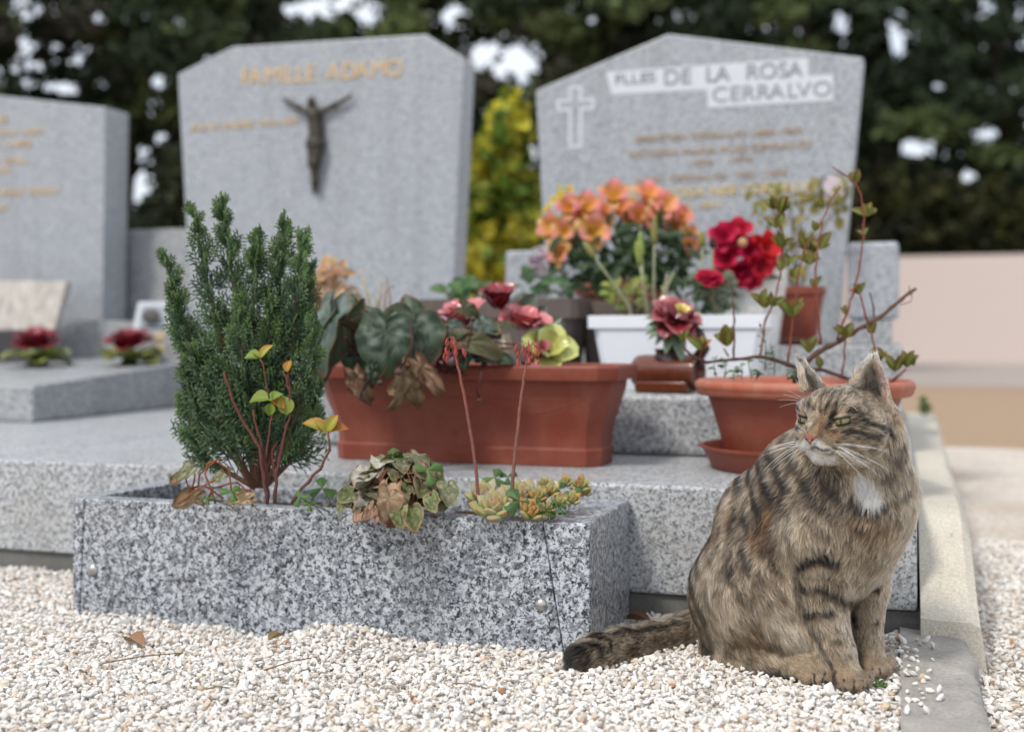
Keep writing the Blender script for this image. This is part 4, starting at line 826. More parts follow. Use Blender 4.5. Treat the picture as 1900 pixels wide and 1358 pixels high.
m = MB(); m.tube([W(628, 640, 2.9), W(624, 540, 2.9)], [.01, .004], 6, (0.35, 0.22, 0.12)); m.build('stalk', M['leaf_dull'], db)
dg = thing('dry_stems', 'pale dry stems standing behind the cyclamen leaves', 'plant', W(700, 600, 2.7))
for pts in (((690,600),(684,555),(668,498)), ((702,600),(706,545),(706,520)), ((720,600),(724,555),(716,515)), ((712,600),(715,540),(732,530)), ((698,600),(700,560),(690,545))):
    m = MB(); m.tube([W(x, y, 2.7) for x, y in pts], [.003, .0022], 5, (0.42, 0.32, 0.2)); m.build('stem', M['leaf_dull'], dg)

# ---------------------------------------------------------------- ornaments on the left lid
for px, lab in ((69, 'dark red ceramic rose on green leaves, nearer the left edge of the lid'), (240, 'dark red ceramic rose on green leaves, nearer the conifer')):
    o = W(px, 640, 4.2); g_ = thing('ceramic_rose', lab, 'ornament', W(px, 682, 4.2), 'ceramic roses on the grave lid')
    rose(g_, 'flower', o + EU * -.015, .088, (0.11, 0.006, 0.013), (0.28, 0.022, 0.04), SV(0, -.25, 1), ((4, .6, 82), (5, .85, 66), (7, 1.0, 45), (7, 1.0, 20)))
    rose(g_, 'leaves', W(px, 666, 4.2), .112, (0.15, 0.18, 0.04), (0.3, 0.33, 0.09), EU, ((4, 1.0, -4), (5, 1.0, 8)))
    m = MB(); q = W(px, 682, 4.2); m.lathe([(0, 0), (.05, 0), (.055, .015), (.03, .03), (.02, .05)], (q.x, q.y, q.z - .012), 20, (0.03, 0.04, 0.02)); m.build('base', M['ceramic'], g_)
bk = thing('stone_plaque', 'beige grained stone plaque leaning open at the left edge', 'plaque', W(60, 612, 4.45))
def gwood():
    k = NT('grained_stone'); n_ = k.noise(k.pos(1, (60, 60, 8), (0, .6, 0)), 1, 5, .6); return k.fin(k.ramp(n_, [(.3, (.30, .27, .24)), (.7, (.55, .52, .48))]), .6, .3)
m = MB(); q = [W(-60, 612, 4.45), W(100, 612, 4.42), W(126, 522, 4.48), W(-60, 520, 4.5)]; m.loft([q, [p + EF * .05 for p in q]]); m.build('slab', gwood(), bk, False, .004)
m = MB(); q = [W(-60, 672, 4.44), W(80, 672, 4.42), W(98, 613.5, 4.42), W(-60, 613.5, 4.44)]; m.loft([q, [p + EF * .06 for p in q]], (.05, .05, .055)); m.build('stand', M['plain'], bk, False)
fr = thing('framed_plaque', 'small light-framed stone plaque leaning behind the conifer at left', 'plaque', W(300, 650, 4.5))
q = [W(246, 612, 4.4), W(345, 612, 4.4), W(350, 560, 4.46), W(256, 560, 4.46)]; m = MB(); m.loft([q, [p + EF * .03 for p in q]], (.5, .53, .57)); f_ = m.build('frame', M['plain'], fr, False, .003)
q = [W(258, 606, 4.395), W(345, 606, 4.395), W(345, 567, 4.445), W(266, 567, 4.445)]; m = MB(); m.loft([[p - EF * .012 for p in q], [p + EF * .01 for p in q]], (.28, .31, .34)); m.build('panel', M['plain'], f_, False)
q = W(283, 587, 4.40); m = MB(); m.loft([[q + SV(.035 * math.cos(t), -.02, .03 * math.sin(t)) for t in [k * .449 for k in range(14)]], [q + SV(.03 * math.cos(t), -.024, .026 * math.sin(t)) for t in [k * .449 for k in range(14)]]], (.11, .105, .1)); m.build('relief', M['plain'], f_, True)
for py, lab in ((655, 'pale cream stone strip lying under the framed plaque, lower one'), (632, 'pale cream stone strip under the framed plaque, upper one')):
    a = W(290, py - 18, 4.3); b_ = W(345, py, 4.3); m = MB(); q = [W(286, py, 4.3), W(350, py, 4.3), W(350, py - 17, 4.3), W(290, py - 17, 4.3)]; m.loft([q, [p + EF * .05 for p in q]], (.58, .47, .28)); tag(m.build('stone_strip', M['plain'], None, False, .003), lab, 'stone')

# ---------------------------------------------------------------- bronze crucified figure: one continuous surface (see the modeller further down)

# ---------------------------------------------------------------- plants of the granite planter
cn = thing('dwarf_conifer', 'dense upright dark green dwarf conifer growing in the granite planter', 'shrub', WZ(475, 905, .17))
DC = 1.93
def CW(px, py, dd=0): return W(px, py, DC + dd)
tips = []; rc = random.Random(11)
leaders = [((475,905),(430,700),(385,520),(360,395)), ((478,905),(450,650),(425,480),(413,383)), ((480,905),(470,680),(470,520),(477,440)), ((485,905),(505,700),(520,520),(527,412)), ((488,905),(535,720),(548,560),(562,442)), ((472,905),(400,760),(340,600),(308,482)), ((470,905),(415,820),(365,740),(335,640)), ((490,905),(540,800),(570,700),(585,590)), ((474,905),(395,860),(360,800),(345,740)), ((480,905),(455,760),(450,650),(440,560)), ((486,905),(500,780),(500,660),(500,560)), ((470,905),(380,700),(345,620),(325,560)), ((490,905),(545,850),(575,790),(590,720)), ((486,905),(530,650),(555,580),(575,500))]
NV = []; NF = []; NC = []
def needle(p, d, L, w_, c):
    d = d.normalized(); x = d.cross(V(rc.uniform(-1, 1), rc.uniform(-1, 1), rc.uniform(-1, 1))).normalized(); y = d.cross(x); n0 = len(NV)
    for q in range(3):
        a = q * 2.094; o_ = x * math.cos(a) + y * math.sin(a); NV.append(p + o_ * w_ * .7); NV.append(p + d * L * .6 + o_ * w_)
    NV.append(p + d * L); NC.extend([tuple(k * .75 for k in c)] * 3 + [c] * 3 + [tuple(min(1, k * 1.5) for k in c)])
    for q in range(3):
        r2 = (q + 1) % 3; NF.append((n0 + 2 * q, n0 + 2 * r2, n0 + 2 * r2 + 1)); NF.append((n0 + 2 * q, n0 + 2 * r2 + 1, n0 + 2 * q + 1)); NF.append((n0 + 2 * q + 1, n0 + 2 * r2 + 1, n0 + 6))
def bez(P, t): 
    n_ = len(P) - 1; i = min(int(t * n_), n_ - 1); return P[i].lerp(P[i + 1], t * n_ - i)
for li, ld in enumerate(leaders):
    dd = rc.uniform(-.045, .05); P = [CW(x, y, dd * (k / 3)) for k, (x, y) in enumerate(ld)]
    m = MB(); m.tube([bez(P, k / 10) for k in range(11)], [.0045, .001], 6, (0.11, 0.055, 0.035), (0.1, 0.08, 0.04)); m.build('stem', M['bark'], cn)
    nb = int(68 * (P[-1] - P[0]).length / .4) + 10
    for k in range(nb):
        t = 0.14 + 0.86 * (k + rc.random()) / nb; p = bez(P, t); ax_ = (bez(P, min(1, t + .05)) - bez(P, max(0, t - .05))).normalized()
        a = rc.uniform(0, 6.28); side = SV(math.cos(a), math.sin(a), rc.uniform(-.2, .2)); d = (ax_ * rc.uniform(.5, 1.2) + side * (.8 * (1 - t) + .40)).normalized()
        L = (.046 * (1 - t) ** 1.3 + .021) * rc.uniform(.7, 1.3); nrm = d.cross(ax_).normalized(); young = t > .72 or rc.random() < .3
        flat = d.cross(nrm).normalized()
        for j in range(9):
            u = (j + .3) / 9; q = p + d * L * u; sg = 1 if j % 2 else -1; d2 = (d + flat * sg * .75 + nrm * rc.uniform(-.25, .25)).normalized(); L2 = L * (.5 * (1 - u) + .2) * rc.uniform(.8, 1.2)
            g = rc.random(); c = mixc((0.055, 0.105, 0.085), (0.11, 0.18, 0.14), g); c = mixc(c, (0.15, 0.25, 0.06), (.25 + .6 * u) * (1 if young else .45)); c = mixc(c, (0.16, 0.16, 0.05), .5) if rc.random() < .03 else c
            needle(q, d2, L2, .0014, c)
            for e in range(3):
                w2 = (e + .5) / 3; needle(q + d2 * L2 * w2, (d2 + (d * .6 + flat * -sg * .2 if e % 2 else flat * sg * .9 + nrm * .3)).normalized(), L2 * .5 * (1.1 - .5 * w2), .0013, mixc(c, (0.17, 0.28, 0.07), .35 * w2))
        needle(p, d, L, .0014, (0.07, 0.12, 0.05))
o = inst(np_mesh('foliage', np.array([tuple(v) for v in NV]), np.array(NF), np.array(NC), M['foliage'], False), 'foliage', cn); o['kind'] = 'stuff'

# reddish twigs with yellow-green leaves in front of the conifer
tw = thing('red_twig_plant', 'bare reddish twigs with a few yellow-green leaves in the granite planter', 'plant', WZ(495, 930, .17))
def TW(px, py, dd=0): return W(px, py, 1.86 + dd)
MV = (0.11, 0.052, 0.048)
for pts, r0, r1 in ((((496,935),(490,880),(482,830),(440,760),(415,690)), .0040, .0020), (((496,935),(494,870),(478,800),(470,760)), .0034, .002), (((510,935),(512,880),(525,820),(540,760),(532,700),(524,690)), .0038, .0018), (((512,900),(504,860),(516,830),(530,815)), .0018, .0012), (((495,850),(505,770)), .002, .0015), (((500,740),(492,700),(488,675),(482,665)), .0018, .0014), (((540,935),(560,905),(595,870),(612,835),(608,800)), .0036, .0022), (((535,770),(538,720),(534,690),(532,668)), .0018, .0012), (((515,900),(508,870),(505,835),(515,820)), .002, .0012)):
    stem(tw, pts, r0 * .78, r1 * .75, MV, (0.17, 0.055, 0.04), TW, 'twig', U(-.01, .01), .0018)
def yc(s, t): return mixc(mixc((0.20, 0.24, 0.03), (0.33, 0.33, 0.05), 1 - abs(s)), (0.5, 0.2, 0.03), max(0, (max(abs(s), t) - .55) / .45) * .7)
YLF = [leaf_mb(ell(.27 + .05 * q, .75, .7), .3, .35, .04, (yc, lambda s, t: mixc((0.42, 0.24, 0.03), (0.5, 0.16, 0.03), t * abs(s)), lambda s, t: mixc((0.15, 0.23, 0.03), (0.25, 0.31, 0.05), abs(s)))[q], seed=q).mesh('leaf', M['leaf']) for q in range(3)]
for a, b_, k in (((484,664),(455,658),2), ((484,664),(500,638),0), ((486,664),(492,648),2), ((484,664),(470,650),0), ((500,742),(462,738),2), ((503,742),(530,752),1), ((500,744),(520,728),2), ((503,748),(500,770),2), ((532,770),(526,735),2), ((606,802),(565,776),0), ((606,802),(642,788),1), ((606,802),(622,770),0), ((606,804),(596,812),2), ((532,690),(536,668),1), ((606,802),(588,778),0)):
    A0, B0 = TW(*a), TW(*b_); inst(YLF[k], 'leaf', tw, frame(A0, B0 - A0 + SV(0, U(-.008, .004), 0), SV(U(-.2, .2), -.6, .75), (B0 - A0).length * 1.08, 1.1))

# wilted cyclamen mound spilling over the granite edge
wc = thing('wilted_cyclamen', 'wilted grey-green cyclamen mound hanging over the front edge of the granite planter', 'plant', WZ(735, 945, .17))
cc = W(740, 925, 1.835); rr_ = random.Random(4)
for k in range(120):
    a = rr_.uniform(0, 6.28); e = math.asin(rr_.uniform(-.12, 1)); o_ = SV(math.cos(a) * math.cos(e), math.sin(a) * math.cos(e), math.sin(e))
    p = cc + SV(math.cos(a) * math.cos(e) * .082, math.sin(a) * math.cos(e) * .06, math.sin(e) * .066) * rr_.uniform(.72, 1.0)
    d = SV(math.cos(a) + rr_.uniform(-.7, .7), math.sin(a) - .2 + rr_.uniform(-.5, .5), rr_.uniform(-.75, .45)); kd = rr_.choice(['wilt', 'wilt', 'wgreen', 'pale', 'wgreen', 'olive', 'wilt', 'wiltdry' if rr_.random() < .3 else 'wgreen'])
    inst(rr_.choice(HEART[kd]), 'leaf', wc, frame(p - d.normalized() * .010, d, o_ + SV(rr_.uniform(-.7, .7), -.3 + rr_.uniform(-.5, .5), .5 + rr_.uniform(-.3, .5)), rr_.uniform(.019, .031), rr_.uniform(.95, 1.3)))
for kd, a, b_, s in (('wiltdry', (690,945), (672,972), 1), ('wiltdry', (722,925), (722,985), 1), ('wiltdry', (668,952), (655,968), 1), ('wgreen', (765,950), (772,992), 1.1), ('wgreen', (740,945), (742,985), 1.1), ('wilt', (640,930), (628,950), 1.2), ('wgreen', (800,925), (806,955), 1.1), ('wilt', (830,905), (838,945), 1), ('wgreen', (650,915), (630,925), 1.3), ('wiltdry', (705,950), (690,975), .9)):
    A0, B0 = W(*a, 1.765), W(*b_, 1.745); inst(random.choice(HEART[kd]), 'leaf', wc, frame(A0, B0 - A0, SV(U(-.5, .5), -1, .25), (B0 - A0).length * s * .72, U(.8, 1.1)))
for k in range(18):
    a = U(0, 6.28); m = MB(); q = cc + SV(math.cos(a) * .07, math.sin(a) * .05, .03); m.tube([cc + SV(U(-.02, .02), 0, -.045), cc.lerp(q, .6) + EU * .03, q], [.0015, .0011], 5, (0.2, 0.08, 0.05)); m.build('stem', M['bark'], wc)
# clover sprigs
OX = [leaf_mb(lambda t: .5 * (t ** .75) * (1 if t < .82 else max(.0, 1 - ((t - .82) / .2) ** 2)) + .001, .25, -.3, 0, lambda s, t, q=q: mixc(((0.04, 0.10, 0.025), (0.09, 0.17, 0.035))[q], (0.07, 0.15, 0.04), abs(s)), 7, 7, seed=q).mesh('leaflet', M['leaf']) for q in range(2)]
spots = [((430, 912), 20, 1.85, 1), ((556, 922), 18, 1.83, 1), ((598, 905), 26, 1.87, 0), ((728, 850), 26, 1.84, 1), ((795, 872), 30, 1.80, 1), ((964, 928), 34, 1.78, 0), ((918, 886), 24, 1.93, 1), ((942, 884), 18, 1.94, 0), ((1062, 916), 18, 1.86, 1), ((1034, 905), 18, 1.86, 0), ((1000, 945), 16, 1.78, 0), ((1020, 950), 14, 1.79, 1), ((985, 952), 12, 1.77, 0), ((575, 935), 14, 1.83, 1), ((700, 862), 20, 1.86, 1), ((640, 925), 16, 1.84, 0), ((385, 925), 12, 1.86, 1)]
names_ = ['bright green clover sprig by the dried stems', 'small clover sprig at the foot of the red twigs', 'dark green clover sprig left of the wilted cyclamen', 'bright clover sprig on top of the wilted cyclamen', 'bright clover leaf on the right of the wilted cyclamen', 'large dark clover sprig in front of the succulent rosette', 'clover sprig behind the succulent rosette, left one', 'smaller clover sprig behind the succulent rosette, right one', 'clover sprig at the right end of the granite planter', 'clover sprig among the yellow stonecrop', 'tiny clover at the granite edge below the stonecrop', 'tiny clover nearest the planter right corner', 'tiniest clover right of the large dark sprig', 'tiny clover right of the red twigs', 'clover on the left shoulder of the wilted cyclamen', 'small clover tucked under the wilted cyclamen left side', 'tiny clover at the left end of the planter']
for ((px, py), s, d, q), lab in zip(spots, names_):
    c = W(px, py, d); g_ = thing('clover_sprig', lab, 'clover', (c.x, c.y, .17), 'clover sprigs in the granite planter'); off = U(0, 6.28); nz = SV(U(-.3, .3), -.75, .7)
    x_ = nz.cross(V(.1, .9, .3)).normalized(); y_ = nz.cross(x_).normalized()
    for k in range(3):
        a = off + k * 2.094 + U(-.15, .15); inst(OX[q], 'leaflet', g_, frame(c, x_ * math.cos(a) + y_ * math.sin(a) + nz * .12, nz, s * d / FP * U(.95, 1.1)))
    m = MB(); bs = V(min(max(c.x + U(-.01, .01), PX0 + .07), PX1 - .09), min(max(c.y + .01, PY0 + .055), PY1 - .05), .16); m.tube([bs, c.lerp(bs, .4) + EU * .008 + SV(U(-.005, .005), 0, 0), c], [.0011, .0008], 5, (0.13, 0.2, 0.06)); m.build('stalk', M['leaf'], g_)
# succulent rosettes
def fat_leaf(c0, c1, tipc, wd=.3, th=.16, up=.25):
    rings = []; cs = []
    for i in range(8):
        t = i / 7; w_ = wd * (.45 + .55 * math.sin(math.pi * min(1, t * 1.05) ** 1.2)) * (1 if t < .7 else max(.02, 1 - ((t - .7) / .3) ** 1.7)); h = th * w_ / wd
        rings.append([(w_ * math.cos(2 * math.pi * j / 10), t, up * t * t + h * math.sin(2 * math.pi * j / 10) + (w_ * abs(math.cos(2 * math.pi * j / 10))) * .15) for j in range(10)]); cs += [mixc(mixc(c0, c1, t), tipc, (t - .78) / .2)] * 10
    m_ = MB(); m_.loft(rings); m_.c = cs; return m_
FL = [fat_leaf((0.24, 0.30, 0.14), (0.45, 0.48, 0.29), (0.5, 0.2, 0.13)).mesh('leaf', M['petal']), fat_leaf((0.26, 0.29, 0.10), (0.46, 0.45, 0.2), (0.46, 0.2, 0.09)).mesh('leaf', M['petal']), fat_leaf((0.33, 0.25, 0.08), (0.5, 0.3, 0.1), (0.4, 0.09, 0.05)).mesh('leaf', M['petal'])]
def rosette(parent, c, s, n_, ax_, kinds):
    ax_ = Vector(ax_).normalized(); x_ = ax_.cross(V(.2, .9, .3)).normalized(); y_ = ax_.cross(x_)
    for k in range(n_):
        t = k / n_; a = k * 2.39996; e = R(84 - 72 * t ** .8); o_ = x_ * math.cos(a) + y_ * math.sin(a); d = o_ * math.cos(e) + ax_ * math.sin(e)
        inst(FL[random.choice(kinds)], 'leaf', parent, frame(c + o_ * s * .12 * t - ax_ * s * .1 * t, d, ax_ * math.cos(e) - o_ * math.sin(e), s * (.65 + .45 * t)))
ec = thing('echeveria', 'pale green pointed succulent rosettes with two tall reddish flower stalks', 'succulent', W(935, 945, 1.80))
rosette(ec, W(922, 948, 1.80), .040, 30, SV(-.05, -.55, .85), (0, 0, 1)); rosette(ec, W(968, 930, 1.84), .038, 24, SV(.1, -.5, .85), (0, 1)); rosette(ec, W(900, 925, 1.86), .034, 20, SV(-.2, -.4, .9), (0, 1)); rosette(ec, W(985, 955, 1.78), .028, 14, SV(.3, -.6, .75), (1, 2))
FD = MB(); FD.tube([(0, 0, 0), (0, .25, 0), (0, .55, 0), (0, .8, 0), (0, 1, 0)], [.10, .2, .24, .13, .03], 7, (0.42, 0.06, 0.06), (0.5, 0.14, 0.09)); FDm = FD.mesh('flower', M['petal'])
for pts in (((888, 938), (884, 870), (868, 770), (852, 690), (842, 650)), ((948, 928), (955, 850), (964, 760), (972, 700), (980, 655))):
    P = [W(x, y, 1.80) for x, y in pts]; m = MB(); m.tube([bez(P, k / 16) + SV(U(-.0006, .0006), 0, 0) for k in range(17)], [.0030, .0017], 7, (0.20, 0.095, 0.075), (0.27, 0.085, 0.065)); s_ = m.build('flower_stalk', M['bark'], ec)
    for k in range(12):
        t = .45 + .5 * k / 12; q = bez(P, t); m = MB(); m.tube([q, q + SV(.004 * (-1) ** k, -.001, .003)], [.0008, .0004], 4, (0.12, 0.05, 0.04)); m.build('bract', M['bark'], s_)
    tp_ = P[-1]
    for k in range(15):
        a = U(0, 6.28); br = tp_ + SV(math.cos(a) * U(.005, .018), math.sin(a) * .012, U(-.012, .018)); m = MB(); m.tube([tp_ + EU * U(-.01, .012), (tp_ + br) / 2 + EU * .012, br], [.0008, .0006], 4, (0.4, 0.13, 0.1)); m.build('pedicel', M['bark'], s_)
        inst(FDm, 'flower', ec, frame(br, SV(U(-.3, .3), U(-.3, .3), -1), SV(0, -1, 0), U(.009, .014), .8))
stc = thing('stonecrop', 'small yellow and orange stonecrop rosettes at the right end of the granite planter', 'succulent', W(1040, 940, 1.85))
for px, py, s, d in ((1022, 915, .022, 1.84), (1076, 905, .023, 1.9), (1050, 898, .018, 1.9), (1000, 925, .022, 1.82), (1036, 935, .020, 1.82), (1062, 930, .02, 1.85), (1018, 945, .016, 1.79), (1010, 900, .016, 1.9), (1085, 915, .018, 1.9)): rosette(stc, W(px, py, d), s, 12, SV(U(-.3, .3), -.5, .8), (2, 1, 1, 1))
for k in range(26):
    px = U(985, 1050); c = W(px, U(935, 962), 1.775); m = MB()
    inst(random.choice(SLG), 'leaf', stc, frame(c, SV(U(-1, 1), U(-.6, .2), U(0, .8)), SV(0, -.5, .9), U(.008, .014)))
# dead cyclamen stems at the left end
dd_ = thing('dead_cyclamen', 'dead cyclamen with curled red-brown stems at the left end of the granite planter', 'plant', W(380, 930, 1.88))
for pts in (((325,925),(350,905),(380,900),(415,925)), ((365,935),(370,880),(400,855),(425,870),(432,925)), ((380,935),(395,905),(440,895),(470,925)), ((355,930),(348,900),(342,880)), ((330,935),(370,905),(400,890)), ((400,935),(380,880),(385,860),(410,850)), ((420,935),(440,905),(465,910),(468,940)), ((350,935),(362,880),(356,870))):
    stem(dd_, pts, .0017, .0013, (0.2, 0.06, 0.03), (0.26, 0.09, 0.04), lambda x, y, d=0: W(x, y, 1.88 + d), 'stem', U(-.03, .03), .001)
for kd, a, b_ in (('wilt', (352,870),(330,885)), ('dry', (335,885),(315,890)), ('wilt', (410,882),(395,892)), ('dry', (360,925),(320,925)), ('wiltdry', (455,925),(425,925))): A0, B0 = W(*a, 1.87), W(*b_, 1.86); inst(random.choice(HEART[kd]), 'leaf', dd_, frame(A0, B0 - A0, SV(.2, -.8, .6), (B0 - A0).length * 1.1, .8))
litter = thing('leaf_litter', 'dry brown leaf scraps on the soil at the left end of the planter', 'leaves', WZ(420, 930, .175))
for k in range(34):
    x = U(PX0 + .08, PX1 - .1); y = U(PY0 + .05, PY1 - .05); inst(random.choice(DL), 'leaf', litter, frame((x, y, .172 + U(0, .006)), SV(U(-1, 1), U(-1, 1), U(-.1, .3)), EU, U(.018, .034)))

# ---------------------------------------------------------------- things lying on the gravel
def gp_(px, py): 
    p = WZ(px, py, 0.004); return V(p.x, p.y, float(gz(p.x, p.y)) + .007)
TB = [leaf_mb(ell(.3, .7, .6), .15, .5, .06, lambda s, t, q=q: mixc(((0.40, 0.30, 0.19), (0.16, 0.09, 0.055), (0.34, 0.2, 0.1))[q], (0.5, 0.4, 0.27), (1 - abs(s)) * .35), seed=q).mesh('fallen_leaf', M['leaf_dull']) for q in range(3)]
for a, b_, q, lab in (((1168, 1108), (1198, 1142), 0, 'curled beige dead leaf against the planter corner'), ((1172, 1128), (1202, 1140), 0, 'beige dead leaf below the curled one by the planter'), ((1162, 1155), (1215, 1162), 1, 'dark brown dead leaf above the cat tail'), ((232, 1192), (286, 1204), 2, 'tan dead leaf on the gravel before the planter left half'), ((498, 1195), (530, 1188), 2, 'tan dead leaf lying against the planter front')):
    A0, B0 = gp_(*a), gp_(*b_); o = inst(TB[q], 'fallen_leaf', None, frame(A0 + EU * .004, B0 - A0 + EU * .004, SV(U(-.2, .2), -.15, 1), min(.045, (B0 - A0).length * .95), 1.0)); tag(o, lab, 'leaf', 'dead leaves on the gravel')
for a, b_, lab in (((490, 1254), (588, 1232), 'thin brown pine needle on the gravel, centre'), ((190, 1240), (340, 1218), 'long thin tan twig on the gravel at left'), ((382, 1288), (425, 1284), 'short brown twig low on the gravel at left'), ((840, 1280), (900, 1288), 'short brown twig low on the gravel at centre')):
    A0, B0 = gp_(*a), gp_(*b_); m = MB(); m.tube([A0 + EU * .004, A0.lerp(B0, .5) + EU * .007, B0 + EU * .004], [.0012, .0008], 5, (0.25, 0.16, 0.09)); tag(m.build('twig', M['bark'], None), lab, 'twig', 'twigs on the gravel')
sp_ = thing('weed_sprout', 'tiny green weed sprout in the gravel beside the front paw', 'weed', gp_(1632, 1275))
for a in (20, 60, 110, 150, 185, -10): inst(random.choice(SLG), 'leaf', sp_, frame(gp_(1632, 1277), SV(math.cos(R(a)), U(-.4, .4), math.sin(R(a)) * .6 + .2), SV(0, -.6, .7), U(.008, .014)))
# ---------------------------------------------------------------- trees, shrubs and hedge behind
rt = np.random.default_rng(21)
def tuft_mesh(name, ctr, size, cols, n=3, aspect=.28, mat='foliage'):
    """each tuft: n thin crossed blades"""
    k = len(ctr); d = rt.normal(size=(k, n, 3)); d /= np.linalg.norm(d, axis=-1, keepdims=True); e = rt.normal(size=(k, n, 3)); e -= (e * d).sum(-1, keepdims=True) * d; e /= np.linalg.norm(e, axis=-1, keepdims=True)
    s = size[:, None, None]; c = ctr[:, None]
    v = np.stack([c - d * s * .5, c + e * s * aspect, c + d * s * .5, c - e * s * aspect], 2).reshape(-1, 3)
    f = np.arange(len(v)).reshape(-1, 4); return np_mesh(name, v, f, np.repeat(cols, n * 4, 0), M[mat])
def camxyz(px, py, d):
    x = (px - CX) * d / FP; z = CH - (py - HZ) * d / FP; return np.stack([x * cA - d * sA, x * sA + d * cA, z], -1)
GAPS = [(965, 115, 62, 70), (575, 20, 75, 32), (1660, 75, 45, 60), (1700, 275, 70, 32), (255, 340, 45, 75), (900, 100, 40, 50), (1560, 45, 30, 40), (120, 165, 50, 14), (840, 25, 40, 20), (1840, 250, 50, 24), (295, 150, 22, 20), (690, 30, 35, 18), (300, 260, 25, 26), (990, 290, 14, 40), (1780, 330, 40, 20), (330, 40, 22, 14), (1490, 60, 22, 18), (180, 30, 16, 10), (1100, 40, 24, 12), (1740, 160, 30, 16)]
trees = [('tall dark pine behind the left headstone', -80, 60, 15), ('dark pine above the low granite wall', 230, 130, 16), ('dark pine behind the crucifix headstone, left part', 480, 200, 17), ('dark pine behind the crucifix headstone, right part', 740, 230, 18),
         ('dark pine between the two middle headstones', 1020, 210, 19), ('dark pine behind the peaked headstone', 1225, 190, 17), ('dark pine right of the peaked headstone', 1500, 170, 29), ('dark pine above the granite post and pink wall', 1650, 130, 31), ('dark pine at the right edge', 1860, 150, 28)]
cl_n = 520
for ti, (lab, cx_, hw, d0) in enumerate(trees):
    t = thing('pine_tree', lab, 'tree', tuple(camxyz(np.array(cx_ * 1.0), np.array(700.0), d0)) if False else (float(camxyz(cx_, 622, d0)[0]), float(camxyz(cx_, 622, d0)[1]), -.07), 'pine trees behind the graves')
    tx = t.location; top = CH + 700 * d0 / FP
    m = MB(); P = [V(tx.x + .25 * math.sin(k * 1.7 + ti) * (k / 8), tx.y, -.07 + (top + 1.2) * k / 8) for k in range(9)]; m.tube(P, [.2 * d0 / 16, .08], 10, (0.05, 0.04, 0.032), (0.07, 0.05, 0.04)); m.build('trunk', M['bark'], t)
    n_ = 150 if ti not in (7,) else 120; C_ = []
    for k in range(n_):
        px = rt.uniform(cx_ - hw * 1.25, cx_ + hw * 1.25); py = rt.uniform(-190, 470 if ti in (6, 7, 8) else 420); C_.append((px, py, d0 + rt.uniform(-1.5, 1.5), rt.uniform(28, 70)))
    for k in range(10):
        px, py, dd, rr = C_[k]; q = camxyz(px, py, dd); b0 = P[min(8, max(2, int((q[2] - .3) / (top + 1.2) * 8)))]; m = MB(); m.tube([b0, (b0 + Vector(q)) / 2 + V(0, 0, .15), Vector(q)], [.05, .015], 6, (0.05, 0.04, 0.03)); m.build('limb', M['bark'], t)
    ctr = []; sz = []; cc_ = []
    for px, py, dd, rr in C_:
        m_ = 70; v = rt.normal(size=(m_, 3)); v /= np.linalg.norm(v, axis=1, keepdims=True); v *= rt.uniform(.2, 1, (m_, 1)) ** .6
        qx, qy = px + v[:, 0] * rr * 1.35, py + v[:, 1] * rr * .75; ok = np.ones(m_, bool)
        for gx, gy, ga, gb in GAPS: ok &= ((qx - gx) / ga) ** 2 + ((qy - gy) / gb) ** 2 > rt.uniform(.15, 1.7, m_)
        p = camxyz(qx, qy, dd + v[:, 2] * rr * d0 / FP); ctr.append(p[ok]); sz.append(rt.uniform(.11, .22, ok.sum()) * d0 / 16)
        g = rt.uniform(.5, 1.5); base = np.array([(0.048, 0.07, 0.036), (0.115, 0.15, 0.055), (0.075, 0.072, 0.053)][rt.choice(3, p=[.6, .27, .13])]); cc_.append(base * g * rt.uniform(.7, 1.3, (ok.sum(), 1)))
    o = inst(tuft_mesh('crown', np.concatenate(ctr), np.concatenate(sz), np.concatenate(cc_)), 'crown', t)
def leafy(name, label, cat, boxes, n_, d0, dd, size, cols, trunk=None, asp=.4):
    cx_ = sum(b[0] for b in boxes) / len(boxes); q = camxyz(cx_, 622, d0); t = thing(name, label, cat, (float(q[0]), float(q[1]), -.07)); ctr = []; cs = []
    for bx_, by_, rx, ry in boxes:
        k = int(n_ * rx * ry / sum(b[2] * b[3] for b in boxes)); v = rt.normal(size=(k, 3)); v /= np.linalg.norm(v, axis=1, keepdims=True); v *= rt.uniform(0, 1, (k, 1)) ** .4
        ctr.append(camxyz(bx_ + v[:, 0] * rx, by_ + v[:, 1] * ry, d0 + v[:, 2] * dd)); pal = np.array(cols); w_ = sst(.25, .75, vn(ctr[-1], 7.0 if d0 < 8 else 3.0))[:, None]; cs.append((pal[0] * (1 - w_) + pal[1] * w_) * rt.uniform(.6, 1.4, (k, 1)))
    ctr = np.concatenate(ctr); inst(tuft_mesh('crown', ctr, rt.uniform(size[0], size[1], len(ctr)), np.concatenate(cs), 2, asp), 'crown', t)
    if asp < .2: return t
    m = MB(); m.tube([V(q[0], q[1], -.07), V(q[0] + .05, q[1], .5), Vector(camxyz(boxes[0][0], boxes[0][1], d0))], [.05, .015], 7, (0.09, 0.07, 0.05)); m.build('trunk', M['bark'], t); return t
leafy('yellow_shrub', 'bright yellow-green shrub between the crucifix and the peaked headstones', 'shrub', [(945, 235, 45, 70), (905, 330, 50, 90), (950, 400, 55, 110), (900, 470, 60, 90), (960, 500, 55, 80), (930, 300, 50, 90)], 1900, 6.2, .5, (.05, .10), [(0.10, 0.17, 0.02), (0.58, 0.52, 0.055)])
